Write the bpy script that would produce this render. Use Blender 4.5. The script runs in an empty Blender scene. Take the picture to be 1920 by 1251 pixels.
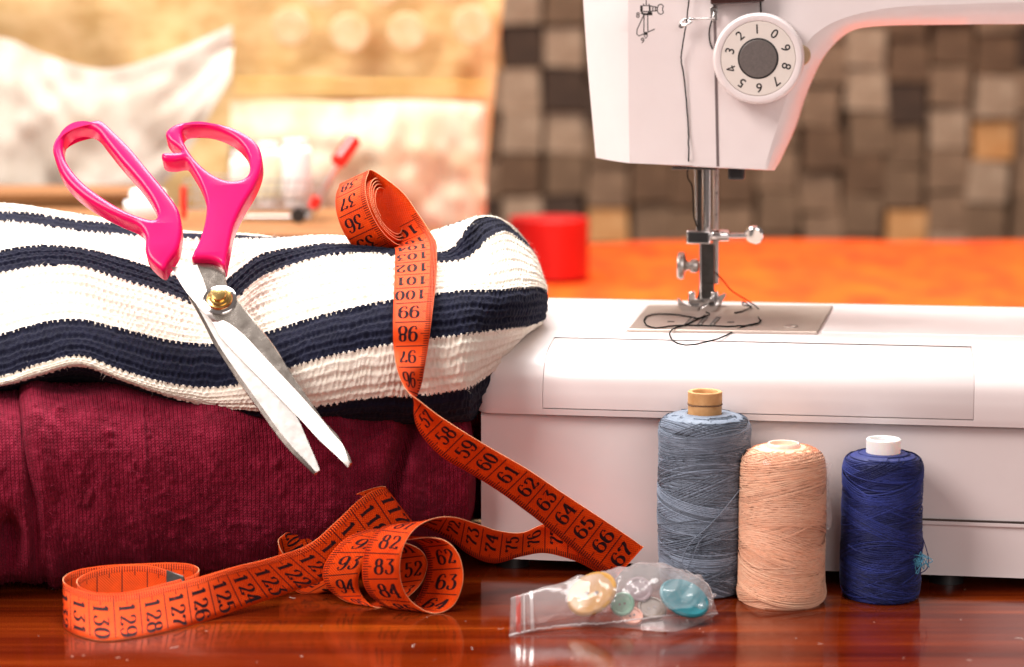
import bpy, bmesh, math, random
import numpy as np
from mathutils import Vector, Matrix
from mathutils.geometry import tessellate_polygon

random.seed(7)
RNG = np.random.default_rng(7)
SC = bpy.context.scene
COL = SC.collection
R = math.radians

# ------------------------------------------------------------------ camera, world, lamps, exposure
F_PX = 4160.0                       # focal length in pixels of the 1920 px wide photograph
CAM = np.array([0.0, -90.0, 24.1])  # centimetres
PITCH = R(8.0)
cam_d = bpy.data.cameras.new('camera')
cam_d.sensor_width = 36.0
cam_d.lens = F_PX / 1920.0 * 36.0
cam_d.clip_start = 0.05
cam_d.clip_end = 50.0
cam_d.dof.use_dof = True
cam_d.dof.focus_distance = 0.965
cam_d.dof.aperture_fstop = 7.8
cam_o = bpy.data.objects.new('camera', cam_d)
COL.objects.link(cam_o)
cam_o.location = CAM * 0.01
cam_o.rotation_euler = (R(90) - PITCH, 0, 0)
SC.camera = cam_o

w = bpy.data.worlds.new('World')
SC.world = w
w.use_nodes = True
w.node_tree.nodes['Background'].inputs[0].default_value = (1.0, 0.80, 0.74, 1)
w.node_tree.nodes['Background'].inputs[1].default_value = 0.16


def area(name, loc, target, size, power, color=(1, 1, 1), size_y=None):
    d = bpy.data.lights.new(name, 'AREA')
    d.energy = power
    d.color = color
    d.size = size
    if size_y:
        d.shape = 'RECTANGLE'
        d.size_y = size_y
    o = bpy.data.objects.new(name, d)
    COL.objects.link(o)
    o.location = loc
    o.rotation_euler = (Vector(target) - Vector(loc)).to_track_quat('-Z', 'Y').to_euler()
    return o


area('overhead_softbox', (-0.10, 0.52, 1.30), (0.0, 0.10, 0.0), 0.95, 47.0, (1.0, 0.96, 0.93))
area('front_softbox', (-1.05, -0.62, 1.20), (0.0, 0.08, 0.06), 0.7, 23.0, (1.0, 0.89, 0.85))
area('front_fill', (0.55, -1.70, 0.85), (0.08, 0.0, 0.06), 1.1, 8.5, (1.0, 0.90, 0.87))
area('window_light', (-1.3, 0.9, 0.9), (0.0, 0.9, 0.1), 1.0, 7.0, (1.0, 0.95, 0.88))
area('background_lamp', (0.35, 1.55, 1.5), (0.25, 2.3, 0.05), 0.7, 14.0, (1.0, 0.86, 0.72))
SC.view_settings.view_transform = 'Standard'
SC.view_settings.look = 'None'
SC.view_settings.gamma = 1.0
SC.view_settings.exposure = 0.32

# ------------------------------------------------------------------ geometry helpers (all in centimetres)
UP = np.array([0, math.sin(PITCH), math.cos(PITCH)])
FW = np.array([0, math.cos(PITCH), -math.sin(PITCH)])
RT = np.array([1.0, 0, 0])


def ray(x, y):
    return RT * ((x - 960.0) / F_PX) + UP * ((625.5 - y) / F_PX) + FW


def py(x, y, Y):                    # the point at depth Y seen at (x, y)
    d = ray(x, y)
    return CAM + d * ((Y - CAM[1]) / d[1])


def pz(x, y, Z):                    # the point at height Z seen at (x, y)
    d = ray(x, y)
    return CAM + d * ((Z - CAM[2]) / d[2])


def pp(x, y, P, N):                 # the point on a plane
    d = ray(x, y)
    return CAM + d * (np.dot(P - CAM, N) / np.dot(d, N))


def catmull(P, n, closed=False):
    """n samples per span through the points P (k, d)"""
    P = np.asarray(P, float)
    k = len(P)
    out = []
    spans = k if closed else k - 1
    for i in range(spans):
        if closed:
            p0, p1, p2, p3 = P[(i - 1) % k], P[i], P[(i + 1) % k], P[(i + 2) % k]
        else:
            p1, p2 = P[i], P[i + 1]
            p0 = P[i - 1] if i > 0 else 2 * p1 - p2
            p3 = P[i + 2] if i + 2 < k else 2 * p2 - p1
        m = n if np.isscalar(n) else n[i]
        t = (np.arange(m) / m)[:, None]
        out.append(0.5 * ((2 * p1) + (-p0 + p2) * t + (2 * p0 - 5 * p1 + 4 * p2 - p3) * t ** 2 + (-p0 + 3 * p1 - 3 * p2 + p3) * t ** 3))
    out = np.concatenate(out)
    if not closed:
        out = np.concatenate([out, P[-1:]])
    return out


def resample(P, n):
    P = np.asarray(P, float)
    L = np.concatenate([[0], np.cumsum(np.linalg.norm(np.diff(P, axis=0), axis=1))])
    s = np.linspace(0, L[-1], n)
    return np.stack([np.interp(s, L, P[:, i]) for i in range(P.shape[1])], 1)


def unit(v):
    v = np.asarray(v, float)
    return v / (np.linalg.norm(v, axis=-1, keepdims=True) + 1e-12)


class MB:
    """collects vertices and faces, in world centimetres"""
    def __init__(self):
        self.v, self.f, self.m, self.n = [], [], [], 0

    def add(self, V, Fc, mi=0):
        V = np.asarray(V, float)
        self.v.append(V)
        for f in Fc:
            self.f.append([int(i) + self.n for i in f])
            self.m.append(mi)
        self.n += len(V)
        return self

    def tube(self, P, r, sides=8, caps=True, closed=False, mi=0):
        P = np.asarray(P, float)
        n = len(P)
        r = np.full(n, r) if np.isscalar(r) else np.asarray(r, float)
        T = unit(np.roll(P, -1, 0) - np.roll(P, 1, 0)) if closed else unit(np.gradient(P, axis=0))
        a = np.array([0, 0, 1.0]) if abs(T[0][2]) < 0.9 else np.array([1.0, 0, 0])
        nrm = unit(np.cross(T[0], a))
        V = []
        ang = np.arange(sides) * 2 * np.pi / sides
        for i in range(n):
            nrm = unit(nrm - T[i] * np.dot(nrm, T[i]))
            b = np.cross(T[i], nrm)
            V.append(P[i] + r[i] * (np.cos(ang)[:, None] * nrm + np.sin(ang)[:, None] * b))
        V = np.concatenate(V)
        Fc = []
        for i in range(n if closed else n - 1):
            j = (i + 1) % n
            for k in range(sides):
                l = (k + 1) % sides
                Fc.append((i * sides + k, i * sides + l, j * sides + l, j * sides + k))
        if caps and not closed:
            Fc.append(tuple(range(sides))[::-1])
            Fc.append(tuple(range((n - 1) * sides, n * sides)))
        return self.add(V, Fc, mi)

    def lathe(self, prof, C, axis=(0, 0, 1), seg=48, mi=0, ref=None):
        """prof: (radius, height along the axis) pairs"""
        A = unit(axis)
        a = np.array([1.0, 0, 0]) if abs(A[0]) < 0.9 else np.array([0, 0, 1.0])
        if ref is not None:
            a = np.asarray(ref, float)
        e1 = unit(np.cross(A, a))
        e2 = np.cross(A, e1)
        ang = np.arange(seg) * 2 * np.pi / seg
        ring = np.cos(ang)[:, None] * e1 + np.sin(ang)[:, None] * e2
        V = np.concatenate([np.asarray(C) + A * h + r * ring for r, h in prof])
        Fc = []
        for i in range(len(prof) - 1):
            for k in range(seg):
                l = (k + 1) % seg
                Fc.append((i * seg + k, i * seg + l, (i + 1) * seg + l, (i + 1) * seg + k))
        if prof[0][0] > 1e-6:
            Fc.append(tuple(range(seg))[::-1])
        if prof[-1][0] > 1e-6:
            Fc.append(tuple(range((len(prof) - 1) * seg, len(prof) * seg)))
        return self.add(V, Fc, mi)

    def box(self, C, s, X=(1, 0, 0), Y=(0, 1, 0), Z=(0, 0, 1), mi=0):
        C, X, Y, Z = (np.asarray(q, float) for q in (C, X, Y, Z))
        V = [C + X * s[0] / 2 * a + Y * s[1] / 2 * b + Z * s[2] / 2 * c for c in (-1, 1) for b in (-1, 1) for a in (-1, 1)]
        return self.add(V, [(0, 2, 3, 1), (4, 5, 7, 6), (0, 1, 5, 4), (2, 6, 7, 3), (0, 4, 6, 2), (1, 3, 7, 5)], mi)

    def grid(self, G, wrap_u=False, wrap_v=False, mi=0):
        G = np.asarray(G, float)
        a, b = G.shape[:2]
        Fc = []
        for i in range(a if wrap_u else a - 1):
            for j in range(b if wrap_v else b - 1):
                i2, j2 = (i + 1) % a, (j + 1) % b
                Fc.append((i * b + j, i * b + j2, i2 * b + j2, i2 * b + j))
        return self.add(G.reshape(-1, 3), Fc, mi)

    def plate(self, outer, holes, front, back, mi=0):
        """a flat plate: 2D outlines, mapped by front(x, y) and back(x, y)"""
        loops = [outer] + list(holes)
        flat = [p for l in loops for p in l]
        tris = tessellate_polygon([[Vector((p[0], p[1], 0)) for p in l] for l in loops])
        n = len(flat)
        V = [front(*p) for p in flat] + [back(*p) for p in flat]
        Fc = []
        for t in tris:
            Fc.append(tuple(t))
            Fc.append(tuple(i + n for i in t)[::-1])
        o = 0
        for l in loops:
            k = len(l)
            for i in range(k):
                j = (i + 1) % k
                Fc.append((o + i, o + j, o + j + n, o + i + n))
            o += k
        return self.add(V, Fc, mi)

    def rounded_plate(self, outer, holes, at, h0, h1, r, scale, mi=0):
        """a plate with rounded rims: outlines in the plane, at(x, y, h) maps to space, r in cm, scale = plane units per cm"""
        def inset(L, d, hole):
            L = np.asarray(L, float)
            T = unit(np.roll(L, -1, 0) - np.roll(L, 1, 0))
            n_ = np.stack([-T[:, 1], T[:, 0]], 1)
            area = 0.5 * np.sum(L[:, 0] * np.roll(L[:, 1], -1) - np.roll(L[:, 0], -1) * L[:, 1])
            sgn = (1 if area > 0 else -1) * (-1 if hole else 1)
            return L + n_ * d * sgn
        a_ = np.linspace(0, np.pi / 2, 5)
        lv = [(r * (1 - math.sin(a)) , h0 - r * (1 - math.cos(a))) for a in a_]
        lv += [(d, h1 + (h0 - h)) for d, h in lv[::-1]]
        loops = [(outer, False)] + [(h, True) for h in holes]
        caps = []
        for L, hole in loops:
            rows = [[at(p[0], p[1], h) for p in inset(L, d * scale, hole)] for d, h in lv]
            self.grid(np.array(rows), wrap_v=True, mi=mi)
            caps.append(inset(L, r * scale, hole))
        tris = tessellate_polygon([[Vector((p[0], p[1], 0)) for p in c] for c in caps])
        flat = np.concatenate(caps)
        self.add([at(p[0], p[1], h0) for p in flat], [tuple(t) for t in tris], mi)
        self.add([at(p[0], p[1], h1) for p in flat], [tuple(t)[::-1] for t in tris], mi)
        return self

    def build(self, name, mats, parent=None, smooth=40, bevel=None, fix=True, segs=3):
        V = np.concatenate(self.v)
        return link_mesh(name, V, self.f, mats, parent, smooth, bevel, fix, self.m if any(self.m) else None, segs)


def origin_of(parent):
    o = np.zeros(3)
    p = parent
    while p is not None:
        o = o + np.array(p.location) * 100
        p = p.parent
    return o


def link_mesh(name, V, Fc, mats, parent=None, smooth=40, bevel=None, fix=True, mi=None, segs=3):
    me = bpy.data.meshes.new(name)
    V = np.asarray(V, float)
    if parent is None:
        base = np.array([(V[:, 0].min() + V[:, 0].max()) / 2, (V[:, 1].min() + V[:, 1].max()) / 2, V[:, 2].min()])
    else:
        base = origin_of(parent)
    W = (V - base) * 0.01
    if isinstance(Fc, np.ndarray):
        nf, k = Fc.shape
        me.vertices.add(len(W))
        me.vertices.foreach_set('co', W.astype(np.float32).ravel())
        me.loops.add(nf * k)
        me.loops.foreach_set('vertex_index', Fc.astype(np.int32).ravel())
        me.polygons.add(nf)
        me.polygons.foreach_set('loop_start', np.arange(0, nf * k, k, dtype=np.int32))
        me.update(calc_edges=True)
    else:
        me.from_pydata([tuple(p) for p in W], [], Fc)
    if fix:
        bm = bmesh.new()
        bm.from_mesh(me)
        bmesh.ops.recalc_face_normals(bm, faces=bm.faces)
        bm.to_mesh(me)
        bm.free()
    for m in (mats if isinstance(mats, (list, tuple)) else [mats]):
        me.materials.append(m)
    if mi is not None:
        me.polygons.foreach_set('material_index', np.asarray(mi, np.int32))
    if smooth:
        me.polygons.foreach_set('use_smooth', np.ones(len(me.polygons), bool))
        if smooth < 180:
            me.set_sharp_from_angle(angle=R(smooth))
    o = bpy.data.objects.new(name, me)
    COL.objects.link(o)
    if parent is not None:
        o.parent = parent
    else:
        o.location = base * 0.01
    if bevel:
        b = o.modifiers.new('bevel', 'BEVEL')
        b.width = bevel * 0.01
        b.segments = segs
        b.limit_method = 'ANGLE'
        b.angle_limit = R(32)
        b.harden_normals = False
    return o


def tag(o, label=None, cat=None, group=None, kind=None):
    if label:
        o['label'] = label
    if cat:
        o['category'] = cat
    if group:
        o['group'] = group
    if kind:
        o['kind'] = kind
    return o


def thing(name, base, label, cat, group=None):
    o = bpy.data.objects.new(name, None)
    o.empty_display_size = 0.01
    COL.objects.link(o)
    o.location = np.asarray(base, float) * 0.01
    return tag(o, label, cat, group)


def set_uv(o, fn_uv):
    """fn_uv: array (n_verts, 2)"""
    me = o.data
    uv = me.uv_layers.new(name='UVMap')
    idx = np.empty(len(me.loops), np.int32)
    me.loops.foreach_get('vertex_index', idx)
    uv.data.foreach_set('uv', np.asarray(fn_uv, np.float32)[idx].ravel())


# ------------------------------------------------------------------ materials
def mat(name, color=(0.8, 0.8, 0.8), rough=0.5, metal=0.0, **kw):
    m = bpy.data.materials.new(name)
    m.use_nodes = True
    b = m.node_tree.nodes['Principled BSDF']
    b.inputs['Base Color'].default_value = (*color, 1)
    b.inputs['Roughness'].default_value = rough
    b.inputs['Metallic'].default_value = metal
    for k, v in kw.items():
        key = k.replace('_', ' ')
        b.inputs[key].default_value = v
    return m


class NT:
    def __init__(self, m):
        self.t = m.node_tree
        self.b = self.t.nodes['Principled BSDF']

    def n(self, typ, **kw):
        nd = self.t.nodes.new(typ)
        for k, v in kw.items():
            setattr(nd, k, v)
        return nd

    def l(self, a, b):
        self.t.links.new(a, b)

    def coord(self, what='Object', scale=(1, 1, 1), rot=(0, 0, 0)):
        c = self.n('ShaderNodeTexCoord')
        mp = self.n('ShaderNodeMapping')
        mp.inputs['Scale'].default_value = scale
        mp.inputs['Rotation'].default_value = rot
        self.l(c.outputs[what], mp.inputs['Vector'])
        return mp.outputs[0]

    def noise(self, vec, scale, detail=3, rough=0.55):
        nd = self.n('ShaderNodeTexNoise')
        nd.inputs['Scale'].default_value = scale
        nd.inputs['Detail'].default_value = detail
        nd.inputs['Roughness'].default_value = rough
        self.l(vec, nd.inputs['Vector'])
        return nd.outputs['Fac']

    def ramp(self, fac, stops, interp='LINEAR'):
        r = self.n('ShaderNodeValToRGB')
        r.color_ramp.interpolation = interp
        e = r.color_ramp.elements
        while len(e) < len(stops):
            e.new(0.5)
        for el, (p, c) in zip(e, stops):
            el.position = p
            el.color = (*c, 1) if len(c) == 3 else c
        self.l(fac, r.inputs[0])
        return r.outputs[0]

    def mix(self, fac, a, b, mode='MIX'):
        nd = self.n('ShaderNodeMix', data_type='RGBA', blend_type=mode)
        for sock, val in ((nd.inputs[0], fac), (nd.inputs[6], a), (nd.inputs[7], b)):
            if hasattr(val, 'node'):
                self.l(val, sock)
            elif np.isscalar(val):
                sock.default_value = val
            else:
                sock.default_value = (*val, 1)
        return nd.outputs[2]

    def math(self, op, a, b=0.0, c=0.0):
        nd = self.n('ShaderNodeMath', operation=op)
        for i, val in enumerate((a, b, c)):
            if hasattr(val, 'node'):
                self.l(val, nd.inputs[i])
            else:
                nd.inputs[i].default_value = val
        return nd.outputs[0]

    def bump(self, h, strength=0.5, dist=0.001):
        nd = self.n('ShaderNodeBump')
        nd.inputs['Strength'].default_value = strength
        nd.inputs['Distance'].default_value = dist
        self.l(h, nd.inputs['Height'])
        self.l(nd.outputs[0], self.b.inputs['Normal'])

    def color(self, s):
        self.l(s, self.b.inputs['Base Color'])

    def rough(self, s):
        self.l(s, self.b.inputs['Roughness'])


def speckled(name, c1, c2, scale, rough=0.6, metal=0.0, bump=0.0, dist=0.0004, rr=None, **kw):
    m = mat(name, c1, rough, metal, **kw)
    t = NT(m)
    v = t.coord('Object')
    f = t.noise(v, scale, 4, 0.6)
    t.color(t.ramp(f, [(0.3, c1), (0.7, c2)]))
    if rr:
        t.rough(t.ramp(f, [(0.3, (rr[0],) * 3), (0.7, (rr[1],) * 3)]))
    if bump:
        t.bump(f, bump, dist)
    return m


M = {}
M['plastic'] = speckled('white_plastic', (0.77, 0.70, 0.69), (0.80, 0.735, 0.725), 35, 0.32, bump=0.03, dist=0.0002, rr=(0.28, 0.40))
M['disc'] = speckled('ivory_plastic', (0.74, 0.69, 0.63), (0.78, 0.73, 0.67), 60, 0.35)
M['dial_grey'] = speckled('grey_cap', (0.115, 0.10, 0.093), (0.15, 0.13, 0.12), 900, 0.42)
M['black'] = speckled('black_plastic', (0.010, 0.010, 0.011), (0.018, 0.018, 0.018), 300, 0.38)
M['ink'] = mat('black_print', (0.012, 0.010, 0.010), 0.5)
M['chrome'] = speckled('chrome_steel', (0.72, 0.71, 0.70), (0.80, 0.79, 0.78), 200, 0.12, 1.0, rr=(0.05, 0.12))
M['steel'] = speckled('dull_steel', (0.46, 0.43, 0.40), (0.56, 0.52, 0.49), 260, 0.32, 1.0, rr=(0.26, 0.4))
M['dark_steel'] = speckled('dark_steel', (0.09, 0.085, 0.08), (0.14, 0.13, 0.12), 200, 0.3, 1.0)
M['brass'] = speckled('brass', (0.75, 0.50, 0.16), (0.85, 0.60, 0.24), 150, 0.2, 1.0)
M['pink'] = speckled('pink_plastic', (0.82, 0.003, 0.115), (0.86, 0.004, 0.135), 60, 0.26, bump=0.03, dist=0.0002, Specular_IOR_Level=0.28)
M['pink'].node_tree.nodes['Principled BSDF'].inputs['Subsurface Weight'].default_value = 0.0
M['pink'].node_tree.nodes['Principled BSDF'].inputs['Subsurface Radius'].default_value = (0.006, 0.001, 0.002)


def brushed(name, c1, c2, rot, rough=(0.2, 0.32)):
    m = mat(name, c1, 0.25, 1.0)
    t = NT(m)
    v = t.coord('Object', (40, 1600, 1600), rot)
    f = t.noise(v, 1.0, 3)
    t.color(t.ramp(f, [(0.3, c1), (0.7, c2)]))
    t.rough(t.ramp(f, [(0.3, (rough[0],) * 3), (0.7, (rough[1],) * 3)]))
    return m


M['blade'] = speckled('blade_steel', (0.43, 0.385, 0.34), (0.47, 0.425, 0.38), 240, 0.24, 1.0, rr=(0.22, 0.29))
M['ground'] = speckled('ground_edge_steel', (0.48, 0.455, 0.43), (0.55, 0.525, 0.50), 320, 0.42, 1.0, rr=(0.38, 0.46))
M['needle_plate'] = brushed('plate_steel', (0.56, 0.47, 0.41), (0.62, 0.53, 0.47), (0, 0, 0), (0.36, 0.46))
M['needle_plate'].node_tree.nodes['Principled BSDF'].inputs['Metallic'].default_value = 0.85


def wood_table():
    m = mat('varnished_wood', (0.2, 0.03, 0.01), 0.16)
    t = NT(m)
    v = t.coord('Object', (2.2, 55, 1))
    v2 = t.coord('Object', (9, 420, 1))
    v3 = t.coord('Object', (1.2, 7, 1))
    f = t.noise(v, 1.0, 5, 0.6)
    g = t.noise(v2, 1.0, 4, 0.65)
    h = t.noise(v3, 1.6, 3)
    s = t.math('ADD', t.math('MULTIPLY', f, 0.62), t.math('ADD', t.math('MULTIPLY', g, 0.30), t.math('MULTIPLY', h, 0.22)))
    c = t.ramp(s, [(0.38, (0.032, 0.0030, 0.0006)), (0.50, (0.074, 0.0066, 0.0009)), (0.60, (0.125, 0.0145, 0.0015)), (0.74, (0.32, 0.054, 0.004))])
    t.color(c)
    d = t.noise(t.coord('Object', (60, 160, 1)), 1.0, 4)
    t.rough(t.ramp(d, [(0.3, (0.07,) * 3), (0.7, (0.17,) * 3)]))
    t.b.inputs['Coat Weight'].default_value = 0.12
    t.b.inputs['Specular IOR Level'].default_value = 0.38
    t.b.inputs['Coat Roughness'].default_value = 0.06
    t.bump(t.math('ADD', g, t.math('MULTIPLY', f, 0.6)), 0.10, 0.0004)
    return m


M['table'] = wood_table()


def knit_mat(name, c1, c2):
    m = mat(name, c1, 0.92)
    t = NT(m)
    v = t.coord('Object')
    f = t.noise(v, 260, 3)
    f2 = t.noise(v, 1500, 2)
    t.color(t.ramp(f, [(0.3, c1), (0.7, c2)]))
    t.b.inputs['Sheen Weight'].default_value = 0.04
    t.b.inputs['Specular IOR Level'].default_value = 0.15
    t.b.inputs['Sheen Roughness'].default_value = 0.5
    t.bump(f2, 0.7, 0.0006)
    return m


M['cream'] = knit_mat('cream_wool', (0.78, 0.71, 0.60), (0.86, 0.80, 0.70))
M['navy'] = knit_mat('navy_wool', (0.0036, 0.0042, 0.014), (0.0075, 0.0088, 0.025))


def burgundy_mat():
    m = mat('burgundy_knit', (0.2, 0.01, 0.03), 0.9)
    t = NT(m)
    c = t.n('ShaderNodeTexCoord')
    sep = t.n('ShaderNodeSeparateXYZ')
    t.l(c.outputs['UV'], sep.inputs[0])
    u, vv = sep.outputs[0], sep.outputs[1]
    ob = t.coord('Object')
    wob = t.math('MULTIPLY', t.noise(ob, 28, 3), 1.1)
    uu = t.math('ADD', t.math('MULTIPLY', u, 5.6), wob)             # wales, 5.6 per cm
    fr = t.math('FRACT', uu)
    tri = t.math('ABSOLUTE', t.math('SUBTRACT', fr, 0.5))          # 0 at the wale's centre
    leg = t.math('MULTIPLY', tri, 1.3)
    row = t.math('FRACT', t.math('ADD', t.math('MULTIPLY', vv, 7.5), leg))
    rowh = t.math('SINE', t.math('MULTIPLY', row, math.pi))
    wale = t.math('SUBTRACT', 1.0, t.math('POWER', t.math('MULTIPLY', tri, 2.0), 3.0))
    cen = t.math('MINIMUM', t.math('MULTIPLY', tri, 7.0), 1.0)
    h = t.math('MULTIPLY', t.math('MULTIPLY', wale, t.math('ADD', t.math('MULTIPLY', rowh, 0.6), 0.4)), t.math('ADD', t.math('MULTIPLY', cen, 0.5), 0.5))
    n1 = t.noise(ob, 160, 4, 0.65)
    n2 = t.noise(ob, 900, 3)
    hh = t.math('ADD', h, t.math('ADD', t.math('MULTIPLY', n1, 1.0), t.math('MULTIPLY', n2, 0.8)))
    base = t.ramp(t.math('ADD', t.math('MULTIPLY', n1, .6), t.math('MULTIPLY', t.noise(ob, 70, 4, .7), .4)), [(0.34, (0.16, 0.0034, 0.017)), (0.5, (0.24, 0.0068, 0.029)), (0.66, (0.37, 0.020, 0.057))])
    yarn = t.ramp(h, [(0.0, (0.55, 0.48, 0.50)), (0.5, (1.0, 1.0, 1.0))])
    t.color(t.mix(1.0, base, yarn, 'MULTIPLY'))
    t.b.inputs['Sheen Weight'].default_value = 0.08
    t.b.inputs['Specular IOR Level'].default_value = 0.15
    t.b.inputs['Sheen Tint'].default_value = (1, 0.35, 0.5, 1)
    t.bump(hh, 0.9, 0.0009)
    return m


M['burgundy'] = burgundy_mat()
M['burgundy_fuzz'] = mat('burgundy_fuzz', (0.40, 0.03, 0.08), 0.9)


def tape_mat():
    m = mat('orange_tape', (0.8, 0.1, 0.01), 0.42, Specular_IOR_Level=0.75, Specular_Tint=(1.0, 0.50, 0.10, 1))
    t = NT(m)
    c = t.n('ShaderNodeTexCoord')
    sep = t.n('ShaderNodeSeparateXYZ')
    t.l(c.outputs['UV'], sep.inputs[0])
    a = t.math('SINE', t.math('MULTIPLY', sep.outputs[0], 2 * math.pi * 9.0))
    b = t.math('SINE', t.math('MULTIPLY', sep.outputs[1], 2 * math.pi * 9.0))
    wv = t.math('MULTIPLY', a, b)
    ob = t.coord('Object')
    n = t.noise(ob, 220, 4, 0.6)
    n2 = t.noise(ob, 60, 3)
    t.color(t.ramp(t.math('ADD', t.math('MULTIPLY', n, 0.7), t.math('MULTIPLY', n2, 0.3)),
                   [(0.30, (0.60, 0.026, 0.0015)), (0.55, (0.74, 0.042, 0.002)), (0.75, (0.86, 0.070, 0.003))]))
    t.rough(t.ramp(n, [(0.3, (0.42,) * 3), (0.7, (0.6,) * 3)]))
    t.bump(t.math('ADD', wv, t.math('MULTIPLY', n, 0.7)), 0.55, 0.00035)
    return m


M['tape'] = tape_mat()
M['tape_edge'] = speckled('worn_tape_edge', (0.80, 0.26, 0.10), (0.90, 0.45, 0.25), 700, 0.8)
M['tape_ink'] = mat('tape_print', (0.020, 0.008, 0.012), 0.75, Specular_IOR_Level=0.1)
NT_ = NT(M['tape_ink'])
_f = NT_.noise(NT_.coord('Object'), 900, 3)
NT_.color(NT_.ramp(_f, [(0.30, (0.012, 0.006, 0.010)), (0.60, (0.03, 0.010, 0.012)), (0.72, (0.20, 0.02, 0.008))]))


def thread_mat(name, c1, c2, sheen=0.2, rough=0.55):
    m = mat(name, c1, rough)
    t = NT(m)
    v = t.coord('Object', (300, 300, 900))
    f = t.noise(v, 1.0, 3)
    g = t.noise(t.coord('Object', (30, 30, 120)), 1.0, 2)
    t.color(t.ramp(t.math('ADD', t.math('MULTIPLY', f, 0.5), t.math('MULTIPLY', g, 0.5)), [(0.35, c1), (0.65, c2)]))
    t.b.inputs['Sheen Weight'].default_value = sheen * .2
    t.b.inputs['Specular IOR Level'].default_value = .3
    t.bump(t.noise(t.coord('Object', (900, 900, 2500)), 1.0, 2), 0.4, 0.0002)
    return m


M['thread_grey'] = thread_mat('grey_blue_thread', (0.125, 0.16, 0.215), (0.225, 0.275, 0.35))
M['thread_peach'] = thread_mat('peach_thread', (0.93, 0.47, 0.29), (0.95, 0.58, 0.40))
M['thread_navy'] = thread_mat('navy_thread', (0.009, 0.016, 0.10), (0.019, 0.032, 0.18))
M['thread_teal'] = thread_mat('teal_thread', (0.05, 0.22, 0.36), (0.10, 0.36, 0.52))
M['thread_black'] = mat('black_thread', (0.008, 0.009, 0.009), 0.8, Specular_IOR_Level=0.05)
M['core_wood'] = speckled('cardboard_core', (0.52, 0.26, 0.09), (0.66, 0.38, 0.16), 220, 0.7, bump=0.3, dist=0.0004)
M['core_white'] = mat('white_core', (0.85, 0.82, 0.80), 0.35)
M['core_white'].node_tree.nodes['Principled BSDF'].inputs['Subsurface Weight'].default_value = 0.2


def clear_film(name, haze=0.10, gloss=0.16, tint=(0.95, 0.93, 0.93), rough=0.12, bump=0.0, fres=.55):
    m = bpy.data.materials.new(name)
    m.use_nodes = True
    t = m.node_tree
    t.nodes.clear()
    out = t.nodes.new('ShaderNodeOutputMaterial')
    tr = t.nodes.new('ShaderNodeBsdfTransparent')
    tr.inputs[0].default_value = (*tint, 1)
    df = t.nodes.new('ShaderNodeBsdfDiffuse')
    df.inputs[0].default_value = (0.85, 0.82, 0.82, 1)
    tl = t.nodes.new('ShaderNodeBsdfTranslucent')
    tl.inputs[0].default_value = (0.85, 0.82, 0.82, 1)
    gl = t.nodes.new('ShaderNodeBsdfGlossy')
    gl.inputs['Roughness'].default_value = rough
    fr = t.nodes.new('ShaderNodeLayerWeight')
    fr.inputs['Blend'].default_value = 0.16
    m0 = t.nodes.new('ShaderNodeMixShader')
    m0.inputs[0].default_value = 0.5
    t.links.new(df.outputs[0], m0.inputs[1])
    t.links.new(tl.outputs[0], m0.inputs[2])
    m1 = t.nodes.new('ShaderNodeMixShader')
    m1.inputs[0].default_value = haze
    t.links.new(tr.outputs[0], m1.inputs[1])
    t.links.new(m0.outputs[0], m1.inputs[2])
    mm = t.nodes.new('ShaderNodeMath')
    mm.operation = 'MULTIPLY_ADD'
    mm.inputs[1].default_value = fres
    mm.inputs[2].default_value = gloss
    t.links.new(fr.outputs['Fresnel'], mm.inputs[0])
    m2 = t.nodes.new('ShaderNodeMixShader')
    t.links.new(mm.outputs[0], m2.inputs[0])
    t.links.new(m1.outputs[0], m2.inputs[1])
    t.links.new(gl.outputs[0], m2.inputs[2])
    t.links.new(m2.outputs[0], out.inputs[0])
    if bump:
        tc = t.nodes.new('ShaderNodeTexCoord')
        nz = t.nodes.new('ShaderNodeTexNoise')
        nz.inputs['Scale'].default_value = 140
        nz.inputs['Detail'].default_value = 3
        bp = t.nodes.new('ShaderNodeBump')
        bp.inputs['Strength'].default_value = bump
        bp.inputs['Distance'].default_value = 0.001
        t.links.new(tc.outputs['Object'], nz.inputs['Vector'])
        t.links.new(nz.outputs['Fac'], bp.inputs['Height'])
        for nd in (gl, df):
            t.links.new(bp.outputs[0], nd.inputs['Normal'])
    return m


M['bag'] = clear_film('clear_bag_film', 0.23, 0.03, rough=0.12, bump=0.6, fres=.34)
M['bag_seam'] = clear_film('bag_seam_film', 0.55, 0.10)
M['wrap'] = clear_film('shrink_wrap_film', 0.02, 0.03, (0.99, 0.98, 0.97), 0.05)
M['red_print'] = mat('red_print', (0.6, 0.03, 0.02), 0.5)

# ------------------------------------------------------------------ the table it all stands on
mb = MB()
mb.box((0, 59.5, -1.5), (260, 189, 3.0))
tag(mb.build('wooden_table', M['table'], smooth=0, bevel=0.3), 'glossy red-brown varnished wooden table under everything', 'table')

# ------------------------------------------------------------------ knit surface helper
def smooth_noise(shape, cells, rng):
    """low frequency noise on a grid"""
    a = rng.standard_normal((cells[0] + 3, cells[1] + 3))
    yi = np.linspace(0, cells[0], shape[0])
    xi = np.linspace(0, cells[1], shape[1])
    y0, x0 = yi.astype(int), xi.astype(int)
    fy, fx = yi - y0, xi - x0
    fy, fx = fy * fy * (3 - 2 * fy), fx * fx * (3 - 2 * fx)
    A = a[y0][:, x0]; B = a[y0][:, x0 + 1]; C = a[y0 + 1][:, x0]; D = a[y0 + 1][:, x0 + 1]
    fx = fx[None, :]; fy = fy[:, None]
    return (A * (1 - fx) + B * fx) * (1 - fy) + (C * (1 - fx) + D * fx) * fy


def grid_normals(G):
    du = np.gradient(G, axis=1)
    dv = np.gradient(G, axis=0)
    return unit(np.cross(du, dv))


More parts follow.
